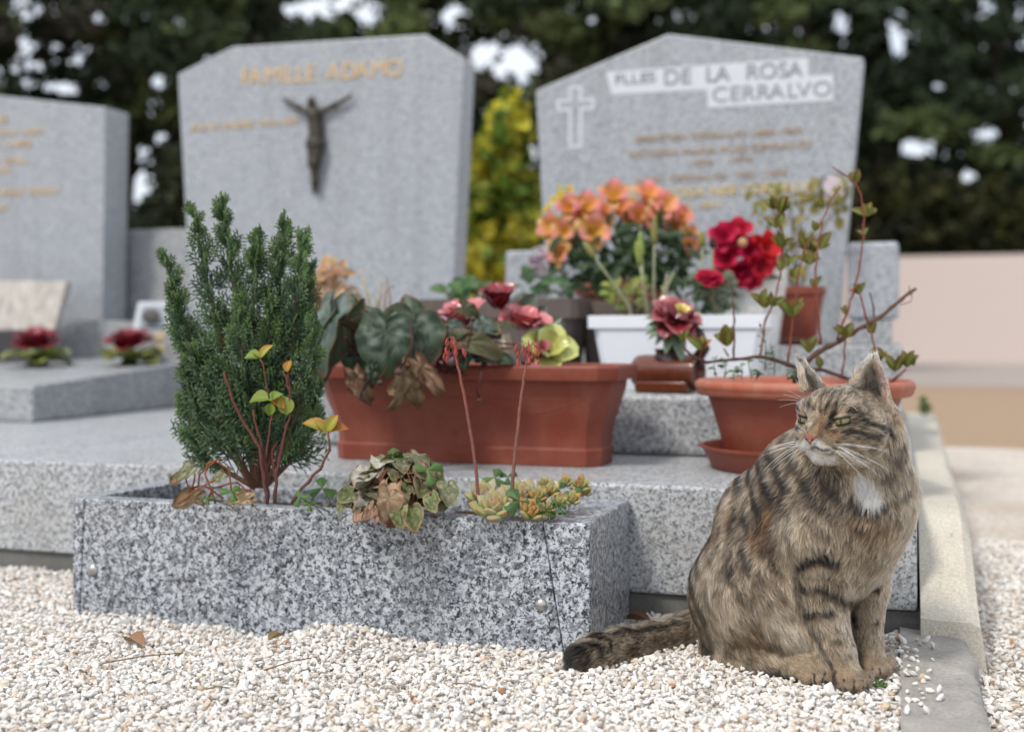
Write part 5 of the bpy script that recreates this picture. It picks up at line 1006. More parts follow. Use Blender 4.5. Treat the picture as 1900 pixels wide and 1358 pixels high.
for cx_, lab in ((1640, 'dark evergreen hedge shrub nearest the granite post'), (1745, 'dark evergreen hedge shrub in the middle above the pink wall'), (1850, 'dark evergreen hedge shrub at the right edge')):
    leafy('hedge_shrub', lab, 'shrub', [(cx_ - 20, 440, 60, 55), (cx_ + 30, 420, 60, 70), (cx_, 380, 60, 60), (cx_ + 10, 475, 75, 40)], 3000, 26.5, .8, (.16, .34), [(0.018, 0.024, 0.01), (0.06, 0.06, 0.018)])
leafy('far_bush', 'dark bush seen through the gap above the low granite wall', 'shrub', [(300, 410, 50, 50), (330, 330, 40, 60), (250, 440, 45, 30)], 1500, 12, .5, (.08, .16), [(0.02, 0.028, 0.014), (0.04, 0.05, 0.02)])
leafy('grass_tuft', 'small green weed at the far end of the cream strip', 'weed', [(1713, 748, 9, 22), (1719, 758, 9, 12)], 60, 4.55, .04, (.015, .035), [(0.06, 0.12, 0.03), (0.12, 0.2, 0.05)], asp=.15)
# ---------------------------------------------------------------- smooth-union surface modeller (numpy)
class Field:
    def __init__(self, lo, hi, h):
        self.lo = np.array(lo, float); self.h = h; self.n = np.ceil((np.array(hi) - self.lo) / h).astype(int) + 1
        self.F = np.ones(self.n, np.float32); self.prims = []
    @staticmethod
    def dist(pr, p):
        if pr['t'] == 'cap':
            a, b_ = pr['a'], pr['b']; ab = b_ - a; t = np.clip(((p - a) @ ab) / max(1e-12, ab @ ab), 0, 1)
            return np.linalg.norm(p - (a + t[..., None] * ab), axis=-1) - (pr['r0'] + (pr['r1'] - pr['r0']) * t)
        q = (p - pr['c']) @ pr['R']; k0 = np.linalg.norm(q / pr['rad'], axis=-1); k1 = np.linalg.norm(q / pr['rad'] ** 2, axis=-1)
        return k0 * (k0 - 1) / np.maximum(k1, 1e-9)
    def put(self, pr, k=.02, sub=False):
        if pr['t'] == 'cap': lo = np.minimum(pr['a'] - pr['r0'], pr['b'] - pr['r1']); hi = np.maximum(pr['a'] + pr['r0'], pr['b'] + pr['r1'])
        else: m_ = pr['rad'].max(); lo, hi = pr['c'] - m_, pr['c'] + m_
        i0 = np.clip(np.floor((lo - k - 4 * self.h - self.lo) / self.h).astype(int), 0, self.n - 1); i1 = np.clip(np.ceil((hi + k + 4 * self.h - self.lo) / self.h).astype(int) + 1, 1, self.n)
        s = tuple(slice(a, b_) for a, b_ in zip(i0, i1)); G = np.stack(np.meshgrid(*[self.lo[q] + self.h * np.arange(i0[q], i1[q]) for q in range(3)], indexing='ij'), -1)
        d = self.dist(pr, G).astype(np.float32); f = self.F[s]
        if sub: d = -d; hh = np.maximum(k - np.abs(f - d), 0) / k; self.F[s] = np.maximum(f, d) + hh * hh * k * .25
        else: hh = np.maximum(k - np.abs(f - d), 0) / k; self.F[s] = np.minimum(f, d) - hh * hh * k * .25; self.prims.append(pr)
    def cap(self, a, b_, r0, r1, k=.02, **kw): pr = dict(t='cap', a=np.array(a, float), b=np.array(b_, float), r0=r0, r1=r1, **kw); self.put(pr, k); return pr
    def ell(self, c, rad, Rm=None, k=.02, sub=False, **kw): pr = dict(t='ell', c=np.array(c, float), rad=np.array(rad, float), R=np.eye(3) if Rm is None else np.array(Rm, float), **kw); self.put(pr, k, sub); return pr
    def mesh(self):
        F = self.F; ins = F < 0; nx, ny, nz = F.shape
        acc = np.zeros((nx - 1, ny - 1, nz - 1), np.uint8)
        for i in (0, 1):
            for j in (0, 1):
                for k in (0, 1): acc += ins[i:nx - 1 + i, j:ny - 1 + j, k:nz - 1 + k]
        cell = np.argwhere((acc > 0) & (acc < 8)); idx = -np.ones(acc.shape, np.int64); idx[tuple(cell.T)] = np.arange(len(cell))
        P = np.zeros((len(cell), 3)); N = np.zeros(len(cell)); cor = [(i, j, k) for i in (0, 1) for j in (0, 1) for k in (0, 1)]
        val = {c: F[cell[:, 0] + c[0], cell[:, 1] + c[1], cell[:, 2] + c[2]] for c in cor}
        for a in cor:
            for ax_ in range(3):
                if a[ax_] == 0:
                    b_ = list(a); b_[ax_] = 1; b_ = tuple(b_); fa, fb = val[a], val[b_]; m_ = (fa < 0) != (fb < 0); t = np.where(m_, fa / np.where(m_, fa - fb, 1), 0)
                    q = np.array(a, float)[None] + np.zeros((len(cell), 3)); q[:, ax_] += t; P += q * m_[:, None]; N += m_
        v = self.lo + self.h * (cell + P / N[:, None]); fs = []
        for ax_ in range(3):
            s0 = [slice(1, -1)] * 3; s1 = [slice(1, -1)] * 3; s0[ax_] = slice(0, F.shape[ax_] - 1); s1[ax_] = slice(1, F.shape[ax_])
            A_, B_ = ins[tuple(s0)], ins[tuple(s1)]; e = np.argwhere(A_ != B_); sg = A_[tuple(e.T)]; off = np.ones(3, int); off[ax_] = 0; e = e + off
            u, w_ = [(1, 2), (2, 0), (0, 1)][ax_]; du = np.zeros(3, int); du[u] = 1; dw = np.zeros(3, int); dw[w_] = 1
            q = np.stack([idx[tuple((e - du - dw).T)], idx[tuple((e - dw).T)], idx[tuple(e.T)], idx[tuple((e - du).T)]], -1); q[~sg] = q[~sg][:, ::-1]; fs.append(q)
        f = np.concatenate(fs); f = f[(f >= 0).all(1)]; return v, f
def relax(v, f, it=2, w_=.5):
    for _ in range(it):
        s = np.zeros_like(v); n_ = np.zeros(len(v))
        for a, b_ in ((0, 1), (1, 2), (2, 3), (3, 0)):
            np.add.at(s, f[:, a], v[f[:, b_]]); np.add.at(n_, f[:, a], 1); np.add.at(s, f[:, b_], v[f[:, a]]); np.add.at(n_, f[:, b_], 1)
        v = v + (s / n_[:, None] - v) * w_
    return v
def normals(v, f):
    n_ = np.cross(v[f[:, 2]] - v[f[:, 0]], v[f[:, 3]] - v[f[:, 1]]); N = np.zeros_like(v)
    for q in range(4): np.add.at(N, f[:, q], n_)
    return N / np.maximum(np.linalg.norm(N, axis=1, keepdims=True), 1e-12), np.linalg.norm(n_, axis=1) * .5
def toworld(v): return np.stack([v[:, 0] * cA - v[:, 1] * sA, v[:, 0] * sA + v[:, 1] * cA, v[:, 2]], -1)

# ---------------------------------------------------------------- bronze figure on the crucifix headstone
def bp(px, py, o=.0): p = WY(px, py, SY); return np.array((p.x, SY - .018 - o, p.z))
c_ = bp(590, 260); bf = Field(c_ - (.2, .06, .24), c_ + (.2, .04, .24), .004)
L_ = lambda a, b_, r0, r1, o0=0, o1=0, k=.012: bf.cap(bp(*a, o0), bp(*b_, o1), r0, r1, k)
bf.ell(bp(585, 194, .012), (.016, .017, .022)); L_((586, 202), (588, 214), .010, .014); L_((588, 218), (592, 248), .027, .021, .004, .004, .02); L_((592, 248), (591, 270), .022, .026, .004, .006, .02)
L_((580, 212), (558, 202), .011, .009); L_((558, 202), (529, 185), .009, .006); L_((596, 211), (625, 198), .011, .009); L_((625, 198), (655, 180), .009, .006)
L_((586, 272), (587, 305), .021, .015, .006, .014); L_((597, 272), (593, 305), .021, .015, .006, .014); L_((587, 305), (590, 340), .014, .009, .012, .004); L_((593, 305), (590, 340), .014, .009, .012, .004); L_((590, 340), (589, 360), .013, .008, .006, .002); bf.ell(bp(591, 268, .008), (.03, .02, .016))
v, f = bf.mesh(); v = relax(v, f, 1); cr = inst(np_mesh('crucified_figure', v, f, None, M['bronze'], True), 'crucified_figure', sA_); cr['label'] = 'dark bronze crucified figure with raised arms'

# ---------------------------------------------------------------- the cat (camera-aligned frame x right, y away, z up; turned into the world at the end)
def cp(px, py, d): return np.array(((px - CX) * d / FP, d, CH - (py - HZ) * d / FP))
def pix(v): return CX + FP * v[:, 0] / v[:, 1], HZ + FP * (CH - v[:, 2]) / v[:, 1]
cf_ = Field((.03, 1.50, -.03), (.60, 1.99, .475), .0021)
D3 = lambda *a: np.array(a, float) / np.linalg.norm(a)
B = dict(L=.0125, lift=.28)
def cap(a, b_, r0, r1, k=.03, **kw): ins_ = .18 * kw.get('L', .02); return cf_.cap(cp(*a), cp(*b_), r0 - ins_, r1 - ins_, k, **kw)
def rotz(a): c, s = math.cos(a), math.sin(a); return np.array(((c, -s, 0), (s, c, 0), (0, 0, 1)))
def ell_(c, rad, k=.03, Rm=None, **kw): ins_ = .18 * kw.get('L', .02); return cf_.ell(cp(*c), np.array(rad) - ins_, Rm, k, **kw)
BD = D3(-.45, .5, -.75)     # fur lie on the back: towards the tail
yawB = rotz(R(-42))
ell_((1375, 1105, 1.81), (.080, .085, .085), g='body', comb=D3(-.2, .3, -.9), **B)
ell_((1437, 1000, 1.775), (.094, .085, .112), Rm=yawB, g='body', comb=BD, **B)
ell_((1500, 912, 1.715), (.083, .075, .088), Rm=yawB, g='body', comb=BD, **B)
cap((1400, 1080, 1.79), (1560, 950, 1.68), .080, .080, g='body', comb=D3(-.4, .4, -.7), **B)
ell_((1600, 930, 1.665), (.064, .064, .082), k=.03, g='chest', comb=D3(.05, -.25, -1), L=.017, lift=.33)
cap((1592, 960, 1.660), (1572, 1065, 1.665), .060, .036, g='chest', comb=D3(-.05, -.1, -1), L=.017, lift=.3)
cap((1602, 900, 1.668), (1588, 800, 1.652), .068, .056, k=.03, g='neck', comb=D3(.12, -.1, -1), L=.017, lift=.36)
cap((1530, 880, 1.70), (1585, 800, 1.66), .058, .055, k=.04, g='neck', comb=D3(-.25, .3, -.8), L=.016, lift=.34)
# near fore leg
cap((1518, 1000, 1.652), (1518, 1095, 1.668), .052, .040, k=.025, g='leg', comb=D3(.12, -.1, -1), L=.013, lift=.3)
cap((1518, 1095, 1.668), (1552, 1205, 1.628), .038, .0235, k=.02, g='leg', comb=D3(.25, -.15, -1), L=.010, lift=.25)
cap((1552, 1205, 1.628), (1568, 1248, 1.612), .0235, .022, k=.012, g='paw', comb=D3(.3, -.5, -.8), L=.006, lift=.2)
ell_((1575, 1262, 1.602), (.0255, .028, .0165), k=.010, Rm=rotz(R(-18)), g='paw', comb=D3(.2, -.9, -.3), L=.003, lift=.13)
for px, py, d in ((1553, 1267, 1.590), (1573, 1273, 1.578), (1594, 1271, 1.578), (1609, 1264, 1.588)): cap((px + 3, py - 12, d + .018), (px, py, d), .0088, .0086, k=.0016, g='paw', comb=D3(.1, -1, -.4), L=.0019, lift=.12)
# far fore leg
cap((1618, 1000, 1.68), (1610, 1090, 1.70), .038, .0265, k=.025, g='leg', comb=D3(-.1, -.1, -1), L=.013, lift=.3)
cap((1612, 1090, 1.70), (1609, 1195, 1.692), .0265, .0205, k=.015, g='leg', comb=D3(0, -.1, -1), L=.009, lift=.25)
cap((1609, 1195, 1.692), (1616, 1228, 1.680), .0205, .021, k=.012, g='paw', comb=D3(.2, -.5, -.8), L=.006, lift=.2)
ell_((1622, 1238, 1.668), (.025, .030, .016), k=.012, Rm=rotz(R(15)), g='paw', comb=D3(.3, -.9, -.3), L=.004, lift=.15)
for px, py, d in ((1607, 1243, 1.650), (1626, 1247, 1.643), (1643, 1243, 1.648), (1653, 1234, 1.66)): cap((px - 2, py - 10, d + .018), (px, py, d), .0086, .0084, k=.0016, g='paw', comb=D3(.2, -1, -.4), L=.0019, lift=.12)
# near hind leg: thigh, knee, foot
tR = rotz(R(-38))
ell_((1392, 1110, 1.735), (.082, .048, .096), k=.022, Rm=tR, g='thigh', comb=D3(.25, -.1, -1), L=.016, lift=.3)
cap((1400, 1120, 1.71), (1468, 1178, 1.675), .058, .037, k=.03, g='thigh', comb=D3(.55, -.1, -.9), L=.018, lift=.28)
cap((1335, 1200, 1.775), (1425, 1225, 1.690), .032, .026, k=.02, g='thigh', comb=D3(.7, -.1, -.6), L=.014, lift=.28)
cap((1360, 1226, 1.735), (1470, 1243, 1.655), .020, .020, k=.02, g='foot', comb=D3(.9, -.4, -.2), L=.008, lift=.22)
ell_((1500, 1240, 1.640), (.030, .024, .019), k=.012, Rm=rotz(R(-40)), g='paw', comb=D3(.8, -.5, -.3), L=.005, lift=.15)
for px, py, d in ((1497, 1258, 1.620), (1518, 1262, 1.614), (1534, 1255, 1.618), (1538, 1243, 1.632)): cap((px - 10, py - 10, d + .014), (px, py, d), .0086, .0084, k=.0016, g='paw', comb=D3(.6, -.8, -.4), L=.0019, lift=.12)
# far hind leg
ell_((1470, 1120, 1.86), (.07, .045, .08), k=.03, Rm=tR, g='thigh', comb=D3(.3, .1, -1), **B)
cap((1480, 1185, 1.80), (1545, 1205, 1.735), .024, .021, k=.02, g='foot', comb=D3(.8, -.4, -.2), L=.010, lift=.2)
# tail
tl_ = [(1300, 1165, 1.86, .033), (1255, 1178, 1.845, .0285), (1205, 1190, 1.805, .0265), (1150, 1200, 1.755, .0262), (1105, 1212, 1.712, .0255), (1076, 1222, 1.686, .0225)]
for a, b_ in zip(tl_, tl_[1:]): cap(a[:3], b_[:3], a[3], b_[3], k=.015, g='tail', comb=(cp(*b_[:3]) - cp(*a[:3])) / np.linalg.norm(cp(*b_[:3]) - cp(*a[:3])), L=.014, lift=.34)
# head frame: Fd forward (nose), Sd sideways, up
TH = R(46); Fd = np.array((-math.sin(TH), -math.cos(TH), .0)); Sd = np.array((math.cos(TH), -math.sin(TH), .0)); Ud = np.array((0, 0, 1.0)); HR = np.stack([Sd, Fd, Ud], -1)
HO = cp(1557, 783, 1.60); KS = .00110
def hp(s, f_, u): return HO + (Sd * s + Fd * f_ + Ud * u) * KS
def hell(c, rad, k=.012, sub=False, **kw): return cf_.ell(hp(*c), np.array(rad) * KS, HR, k, sub, **kw)
def hcap(a, b_, r0, r1, k=.010, **kw): return cf_.cap(hp(*a), hp(*b_), r0 * KS, r1 * KS, k, **kw)
H1 = dict(g='head', comb='head', L=.009, lift=.32)
hell((0, -4, 2), (43, 46, 39), .03, **H1)
hell((0, 18, 14), (30, 24, 24), .02, **H1)
for s in (-1, 1):
    hell((s * 32, 0, -16), (19, 26, 24), .025, g='head', comb='head', L=.012, lift=.36)
    hell((s * 24, 28, -15), (14, 14, 14), .015, **H1)
    hell((s * 11, 49, -26), (13.5, 13, 11.5), .008, g='muzzle', comb='head', L=.004, lift=.2)
    hcap((s * 11, 38, 19), (s * 34, 24, 17), 8.5, 7, .012, **H1)          # brow
hcap((0, 30, 14), (0, 56, -14), 14, 9.5, .014, g='head', comb='head', L=.005, lift=.2)      # bridge of the nose
hell((0, 60, -17), (8.5, 6, 6.5), .006, g='muzzle', comb='head', L=.002, lift=.1)
hcap((0, 30, -33), (0, 47, -39), 13, 8.5, .010, g='muzzle', comb='head', L=.006, lift=.25) # chin
hcap((0, -8, -28), (0, 26, -33), 24, 13, .02, g='head', comb='head', L=.013, lift=.35)
for s in (-1, 1): hell((s * 24.5, 43, 5.5), (10.5, 9, 5.2), .004, True)
hcap((-13, 53, -36), (13, 53, -36), 1, 1, .003, **H1) if False else None
# ears: fans of thin limbs, cupped
def ear(base, tip, r0=.0042, r1=.0016, comb=None):
    tip = cp(*tip); P = [cp(*b_) for b_ in base]
    ctr_ = sum(P) / len(P); E = dict(g='ear', L=.0045, lift=.22)
    for a, b_ in zip(P, P[1:]):
        for q in range(4):
            c = a + (b_ - a) * q / 4; m0 = ctr_ * .48 + tip * .52 + (c - ctr_) * .66; m1 = ctr_ * .2 + tip * .8 + (c - ctr_) * .34; t0 = tip + (c - ctr_) * .07; cb_ = (tip - c) / np.linalg.norm(tip - c)
            cf_.cap(c, m0, r0, .0030, .0035, comb=cb_, **E); cf_.cap(m0, m1, .0030, .0024, .0035, comb=cb_, **E); cf_.cap(m1, t0, .0024, r1, .0035, comb=cb_, **E)
ear([(1582, 712, 1.600), (1600, 722, 1.632), (1628, 734, 1.642), (1652, 752, 1.614), (1646, 760, 1.590)], (1622, 664, 1.602))
ear([(1493, 722, 1.612), (1500, 722, 1.642), (1516, 716, 1.652), (1528, 715, 1.628)], (1485, 670, 1.622))
cv, cfc = cf_.mesh(); cv = relax(cv, cfc, 1, .5); cn_, car = normals(cv, cfc)
print('cat verts', len(cv))
# per-vertex blends of what each limb says about the coat
GR = ['body', 'chest', 'neck', 'leg', 'paw', 'thigh', 'foot', 'tail', 'head', 'muzzle', 'ear']
noseP = hp(0, 62, -14); Wg = np.zeros((len(cv), len(GR))); comb = np.zeros((len(cv), 3)); Ln_ = np.zeros(len(cv)); Lf = np.zeros(len(cv)); tot = np.zeros(len(cv))
hc = cv - noseP; hc = hc / np.linalg.norm(hc, axis=1, keepdims=True)
for pr in cf_.prims:
    w_ = np.exp(-np.clip(Field.dist(pr, cv), -.004, .2) / .006); Wg[:, GR.index(pr['g'])] += w_; comb += w_[:, None] * (hc if isinstance(pr['comb'], str) else pr['comb']); Ln_ += w_ * pr['L']; Lf += w_ * pr['lift']; tot += w_
Wg /= tot[:, None]; comb /= tot[:, None]; Ln_ /= tot; Lf /= tot
# coat markings and painted crease shade: strokes on the coat, each a line of points on the surface
vpx, vpy = pix(cv); front = (cn_ * (cv - np.array((0, 0, CH)))).sum(1) < 0
def surf(px, py):
    m_ = np.where(front)[0]; d2 = (vpx[m_] - px) ** 2 + (vpy[m_] - py) ** 2; near = m_[d2 < max(30, d2.min() * 1.5 + 4)]; return cv[near[np.argmin(cv[near, 1])]]
def strokes(lst): return [(np.array([surf(*p) for p in pts]), w_, a_) for pts, w_, a_ in lst]
def mirror(st): 
    o_ = []
    for P, w_, a_ in st: s = (P - HO) @ Sd; o_.append((P - 2 * s[:, None] * Sd, w_, a_))
    return o_
def mask(p, st, soft=.5):
    m_ = np.zeros(len(p))
    for P, w_, a_ in st:
        lo, hi = P.min(0) - w_ * 2, P.max(0) + w_ * 2; i = np.where(((p > lo) & (p < hi)).all(1))[0]
        if not len(i): continue
        q = p[i]; d = np.full(len(q), 9.0)
        for a, b_ in zip(P, P[1:]) if len(P) > 1 else [(P[0], P[0])]:
            ab = b_ - a; t = np.clip((q - a) @ ab / max(1e-12, ab @ ab), 0, 1); d = np.minimum(d, np.linalg.norm(q - a - t[:, None] * ab, axis=1))
        m_[i] = np.maximum(m_[i], a_ * (1 - sst(w_ * (1 - soft), w_ * (1 + soft), d)))
    return m_
mm = .001
ST_face = strokes([(((1572,766),(1590,769),(1610,782),(1640,792),(1658,803)), 3.2*mm, .9), (((1561,800),(1583,796),(1601,803),(1619,811),(1645,807)), 2.8*mm, .85), (((1575,783),(1600,790),(1630,803)), 1.8*mm, .5), (((1590,815),(1620,824),(1650,818)), 2*mm, .5),
    (((1530,757),(1539,740),(1552,714)), 2.4*mm, .8), (((1543,760),(1551,744),(1565,720)), 2.2*mm, .75), (((1517,762),(1520,740),(1531,718)), 2.2*mm, .7), (((1558,752),(1570,738),(1583,722)), 2*mm, .6), (((1585,745),(1610,752),(1640,772)), 2.4*mm, .45), (((1600,765),(1625,775),(1655,785)), 2*mm, .4),
    (((1541,785),(1536,777),(1541,772)), 2.4*mm, .9), (((1536,782),(1533,790)), 2*mm, .6)])
ST_face = [(P, w_ * 1.35, min(1, a_ * 1.15)) for P, w_, a_ in ST_face]
ST_face += mirror(ST_face[:2] + ST_face[4:8])
ST_dark = strokes([(((1579,921),(1592,942),(1620,951),(1645,935),(1688,905)), 5*mm, .85), (((1620,945),(1632,965)), 3*mm, .7), (((1540,960),(1580,985),(1630,985),(1672,960)), 6*mm, .4), (((1530,895),(1556,925),(1585,950)), 5*mm, .45), (((1645,880),(1688,868)), 5*mm, .4), (((1650,850),(1688,835)), 5*mm, .4),
    (((1478,1090),(1525,1097),(1578,1116)), 7*mm, .85), (((1474,1047),(1515,1035),(1552,1048)), 8*mm, .8), (((1488,1140),(1535,1132),(1580,1142)), 6.5*mm, .75), (((1480,1068),(1530,1072),(1560,1085)), 3.5*mm, .6), (((1496,1118),(1540,1114),(1572,1126)), 3*mm, .55), (((1520,1022),(1548,1030)), 4*mm, .45), (((1512,1181),(1560,1184)), 4*mm, .6), (((1527,1212),(1580,1213)), 3.5*mm, .5), (((1505,1160),(1560,1165)), 3*mm, .4),
    (((1580,1119),(1632,1094)), 6*mm, .95), (((1584,1156),(1632,1150)), 4*mm, .75), (((1586,1190),(1630,1186)), 3*mm, .55), (((1600,1060),(1640,1045)), 5*mm, .35),
    (((1456,949),(1468,1032),(1476,1104),(1490,1150)), 8*mm, .5), (((1114,1178),(1136,1184),(1140,1200)), 3.5*mm, .8), (((1087,1189),(1118,1193),(1124,1213)), 5*mm, .95), (((1081,1196),(1096,1211),(1104,1226)), 4*mm, .95), (((1100,1176),(1150,1168),(1219,1161),(1262,1150)), 5*mm, .7), (((1160,1172),(1172,1195)), 3*mm, .4), (((1190,1168),(1204,1195)), 3*mm, .4),  # first stroke: shade painted into the crease between shoulder and thigh
    (((1290,1140),(1310,1185),(1300,1215)), 16*mm, .6), (((1330,1190),(1380,1215)), 9*mm, .4), (((1340,905),(1318,955),(1300,1010)), 9*mm, .5), (((1375,880),(1360,940),(1350,1000)), 6*mm, .55), (((1420,860),(1410,920),(1405,980)), 6*mm, .5), (((1460,870),(1448,930)), 5*mm, .5), (((1330,1050),(1370,1070),(1420,1110)), 5*mm, .4), (((1345,1020),(1400,1050),(1440,1090)), 5*mm, .4), (((1490,960),(1530,1000)), 6*mm, .45), (((1500,930),(1545,950)), 5*mm, .4), (((1640,830),(1680,820)), 5*mm, .45), (((1625,965),(1668,945)), 4*mm, .5), (((1345,1165),(1400,1190),(1440,1200)), 7*mm, .45), (((1420,1255),(1470,1264)), 6*mm, .85), (((1500,1172),(1520,1205),(1540,1240),(1543,1268)), 4*mm, .62), (((1380,1236),(1440,1246)), 5*mm, .5)])  # last strokes: shade painted under the hind foot and along the foreleg
ST_toe_shade = strokes([(((1564,1256),(1565,1282)), 1.8*mm, .95), (((1584,1258),(1586,1284)), 1.8*mm, .95), (((1602,1256),(1605,1278)), 1.7*mm, .95), (((1617,1236),(1618,1252)), 1.7*mm, .95), (((1635,1236),(1637,1252)), 1.7*mm, .95), (((1508,1246),(1508,1270)), 1.8*mm, .95), (((1526,1244),(1530,1266)), 1.7*mm, .95)])  # shade painted into the gaps between the toes
ST_dark = [(P, w_ * 1.0, min(1, a_ * 1.4)) for P, w_, a_ in ST_dark]
ST_tip = [(np.array([cp(1066, 1222, 1.680)]), 24*mm, 1.0)]
ST_white = strokes([(((1600,898),(1612,912),(1612,922)), 13*mm, 1.0), (((1590,890),(1605,905)), 10*mm, .7), (((1500,825),(1510,828)), 7*mm, .95), (((1518,832),(1532,840)), 6*mm, .75), (((1515,850),(1528,856),(1545,858)), 9*mm, 1.0), (((1503,815),(1500,830)), 5*mm, .9)])
ST_white += mirror(ST_white[2:5])
ST_cream = strokes([(((1592,890),(1612,920),(1612,945)), 20*mm, .6), (((1555,758),(1572,760)), 3.5*mm, .8), (((1548,785),(1565,779),(1580,775)), 3*mm, .9), (((1490,783),(1500,785)), 3*mm, .8), (((1565,862),(1610,870),(1640,850)), 14*mm, .55), (((1545,850),(1575,840),(1600,835)), 7*mm, .5), (((1460,1165),(1490,1190)), 17*mm, .8), (((1420,1150),(1450,1165)), 14*mm, .45), (((1580,1040),(1590,1080)), 15*mm, .6), (((1640,1010),(1650,985)), 12*mm, .4), (((1200,1218),(1250,1215)), 8*mm, .5), (((1600,795),(1630,800)), 3*mm, .4), (((1510,752),(1512,735)), 4*mm, .5)])
ST_orange = strokes([(((1509,803),(1516,785),(1521,772)), 5*mm, .55), (((1516,745),(1520,730)), 3*mm, .4), (((1650,730),(1668,770)), 12*mm, .7), (((1420,960),(1400,1000)), 14*mm, .3), (((1600,960),(1640,990)), 18*mm, .4), (((1535,800),(1550,808)), 4*mm, .5)])
ST_black = strokes([(((1504,833),(1512,834),(1524,838),(1538,840)), 1.7*mm, .95), (((1509,818),(1508,830)), 1.0*mm, .7)])
earW = strokes([(((1590,705),(1612,690),(1622,672)), 8*mm, .9), (((1600,715),(1612,730)), 7*mm, .7), (((1490,690),(1495,712)), 7*mm, .95)])
earP = strokes([(((1626,690),(1632,715),(1630,735)), 6*mm, .9)])
earD = [(np.array([cp(1622, 664, 1.602)]), 5*mm, .9), (np.array([cp(1485, 669, 1.622)]), 5*mm, .9)]
tan, brown, dark, cream, orange, white = [np.array(c) for c in ((.53, .385, .245), (.125, .086, .055), (.007, .0052, .004), (.70, .54, .36), (.40, .19, .07), (.86, .84, .80))]
def mixn(a, b_, t): return a + (b_ - a) * t[:, None]
def coat(p, wg, nn):
    W_ = {g: wg[:, i] for i, g in enumerate(GR)}
    n1, n2, n3 = fbm(p, 38, 1.0, 3), fbm(p * np.array((1, 1, .45)), 95, 4.0, 2), fbm(p, 14, 7.0, 2)
    c = mixn(brown, tan, sst(.36, .64, n1 * .55 + n2 * .45))
    # broken bands across the flank and shoulder
    ax_ = D3(.62, -.45, .55); s = p @ ax_; st = np.sin(2 * np.pi * s / .028 + 7 * (fbm(p, 11, 2.0, 2) - .5)); bands = sst(.05, .45, st) * sst(.32, .55, fbm(p, 26, 9.0, 2))
    flank = np.clip(W_['body'] + W_['thigh'] * .75 + W_['neck'] * .6 + W_['chest'] * .5, 0, 1)
    c = mixn(c, dark * 1.4, bands * flank * 1.0)
    c = mixn(c, orange * .85, sst(.55, .75, n3) * flank * .35)
    up = np.clip(W_['body'], 0, 1) * sst(.25, .75, fbm(p, 19, 5.0, 2)); c = mixn(c, dark * 3, up * .62)
    c = mixn(c, cream * .9, np.clip(W_['leg'] + W_['chest'] * .6, 0, 1) * .6)
    c = mixn(c, np.array((.40, .30, .20)), np.clip(W_['paw'] + W_['foot'], 0, 1) * .6)
    c = mixn(c, np.array((.50, .41, .30)), W_['tail'] * .5 * sst(.4, .6, n2)); c = mixn(c, dark * 1.6, W_['tail'] * .45 * sst(.45, .6, n1))
    hd = W_['head'] + W_['muzzle']; c = mixn(c, np.array((.50, .37, .23)), hd * .55); c = mixn(c, dark * 2.5, hd * sst(.52, .66, fbm(p, 130, 3.0, 2)) * .7)
    c = mixn(c, np.array((.50, .39, .27)), W_['ear'] * .7); inn = sst(.0, .45, nn @ D3(*(Fd + Sd * .25))) * sst(.5, .8, W_['ear']); c = mixn(c, np.array((.74, .66, .57)), inn * .9)
    for st_, cc, fine in ((ST_cream, cream, 0), (ST_orange, orange, 0), (ST_dark, dark, 0), (ST_face, dark * 1.1, 1), (ST_white, white, 0), (earW, cream * 1.2, 0), (earP, np.array((.34, .19, .17)), 1), (earD, dark, 0), (ST_black, dark * .5, 1), (ST_toe_shade, dark * 1.2, 1), (ST_tip, dark * .55, 0)):
        j = p + (np.stack([vn(p, 150, 1.3), vn(p, 150, 5.3), vn(p, 150, 8.3)], -1) - .5) * (.0012 if fine else .0035)
        mk_ = mask(j, st_); mk_ = mk_ * np.clip(.62 + 1.1 * (fbm(p, 90, 6.0, 2) - .15), .5, 1) if st_ is ST_dark else mk_; c = mixn(c, cc, mk_)
    return np.clip(c, .005, .85)
cols_ = coat(cv, Wg, cn_)
catE = thing('tabby_cat', 'brown tabby cat sitting on the white gravel, head turned to the left', 'cat', toworld(cp(1480, 1255, 1.70)[None])[0])
catE.location.z = 0
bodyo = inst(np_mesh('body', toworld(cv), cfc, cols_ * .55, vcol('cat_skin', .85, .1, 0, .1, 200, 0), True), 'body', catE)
# ---- coat of hair
from mathutils.kdtree import KDTree
rh = np.random.default_rng(12)
facing = (cn_ * (cv - np.array((0, 0, CH)))).sum(1) / np.linalg.norm(cv - np.array((0, 0, CH)), axis=1)
dens = np.clip(.004 / np.maximum(Ln_, .004), .35, 1.0) ** .35 * np.where(facing > .25, .3, 1.0) * np.where(cv[:, 2] < .001, .2, 1)
eyes = [hp(s * 24.5, 41, 5.5) for s in (-1, 1)]
for e in eyes: q = (cv - e) @ HR; dens *= sst(.9, 1.15, np.sqrt((q[:, 0] / (10 * KS)) ** 2 + (q[:, 2] / (5.2 * KS)) ** 2 + (q[:, 1] / (16 * KS)) ** 2))
q = (cv - hp(0, 64, -17)) @ HR; dens *= sst(.8, 1.1, np.sqrt((q[:, 0] / (7 * KS)) ** 2 + (q[:, 1] / (7 * KS)) ** 2 + (q[:, 2] / (5.5 * KS)) ** 2))
NH = 230000
fa = car * dens[cfc].mean(1); fi = rh.choice(len(cfc), NH, p=fa / fa.sum()); u, w_ = rh.random((NH, 1)), rh.random((NH, 1))
def ip(X): a, b_, c, d = [X[cfc[fi, q]] for q in range(4)]; return (a * (1 - u) + b_ * u) * (1 - w_) + (d * (1 - u) + c * u) * w_
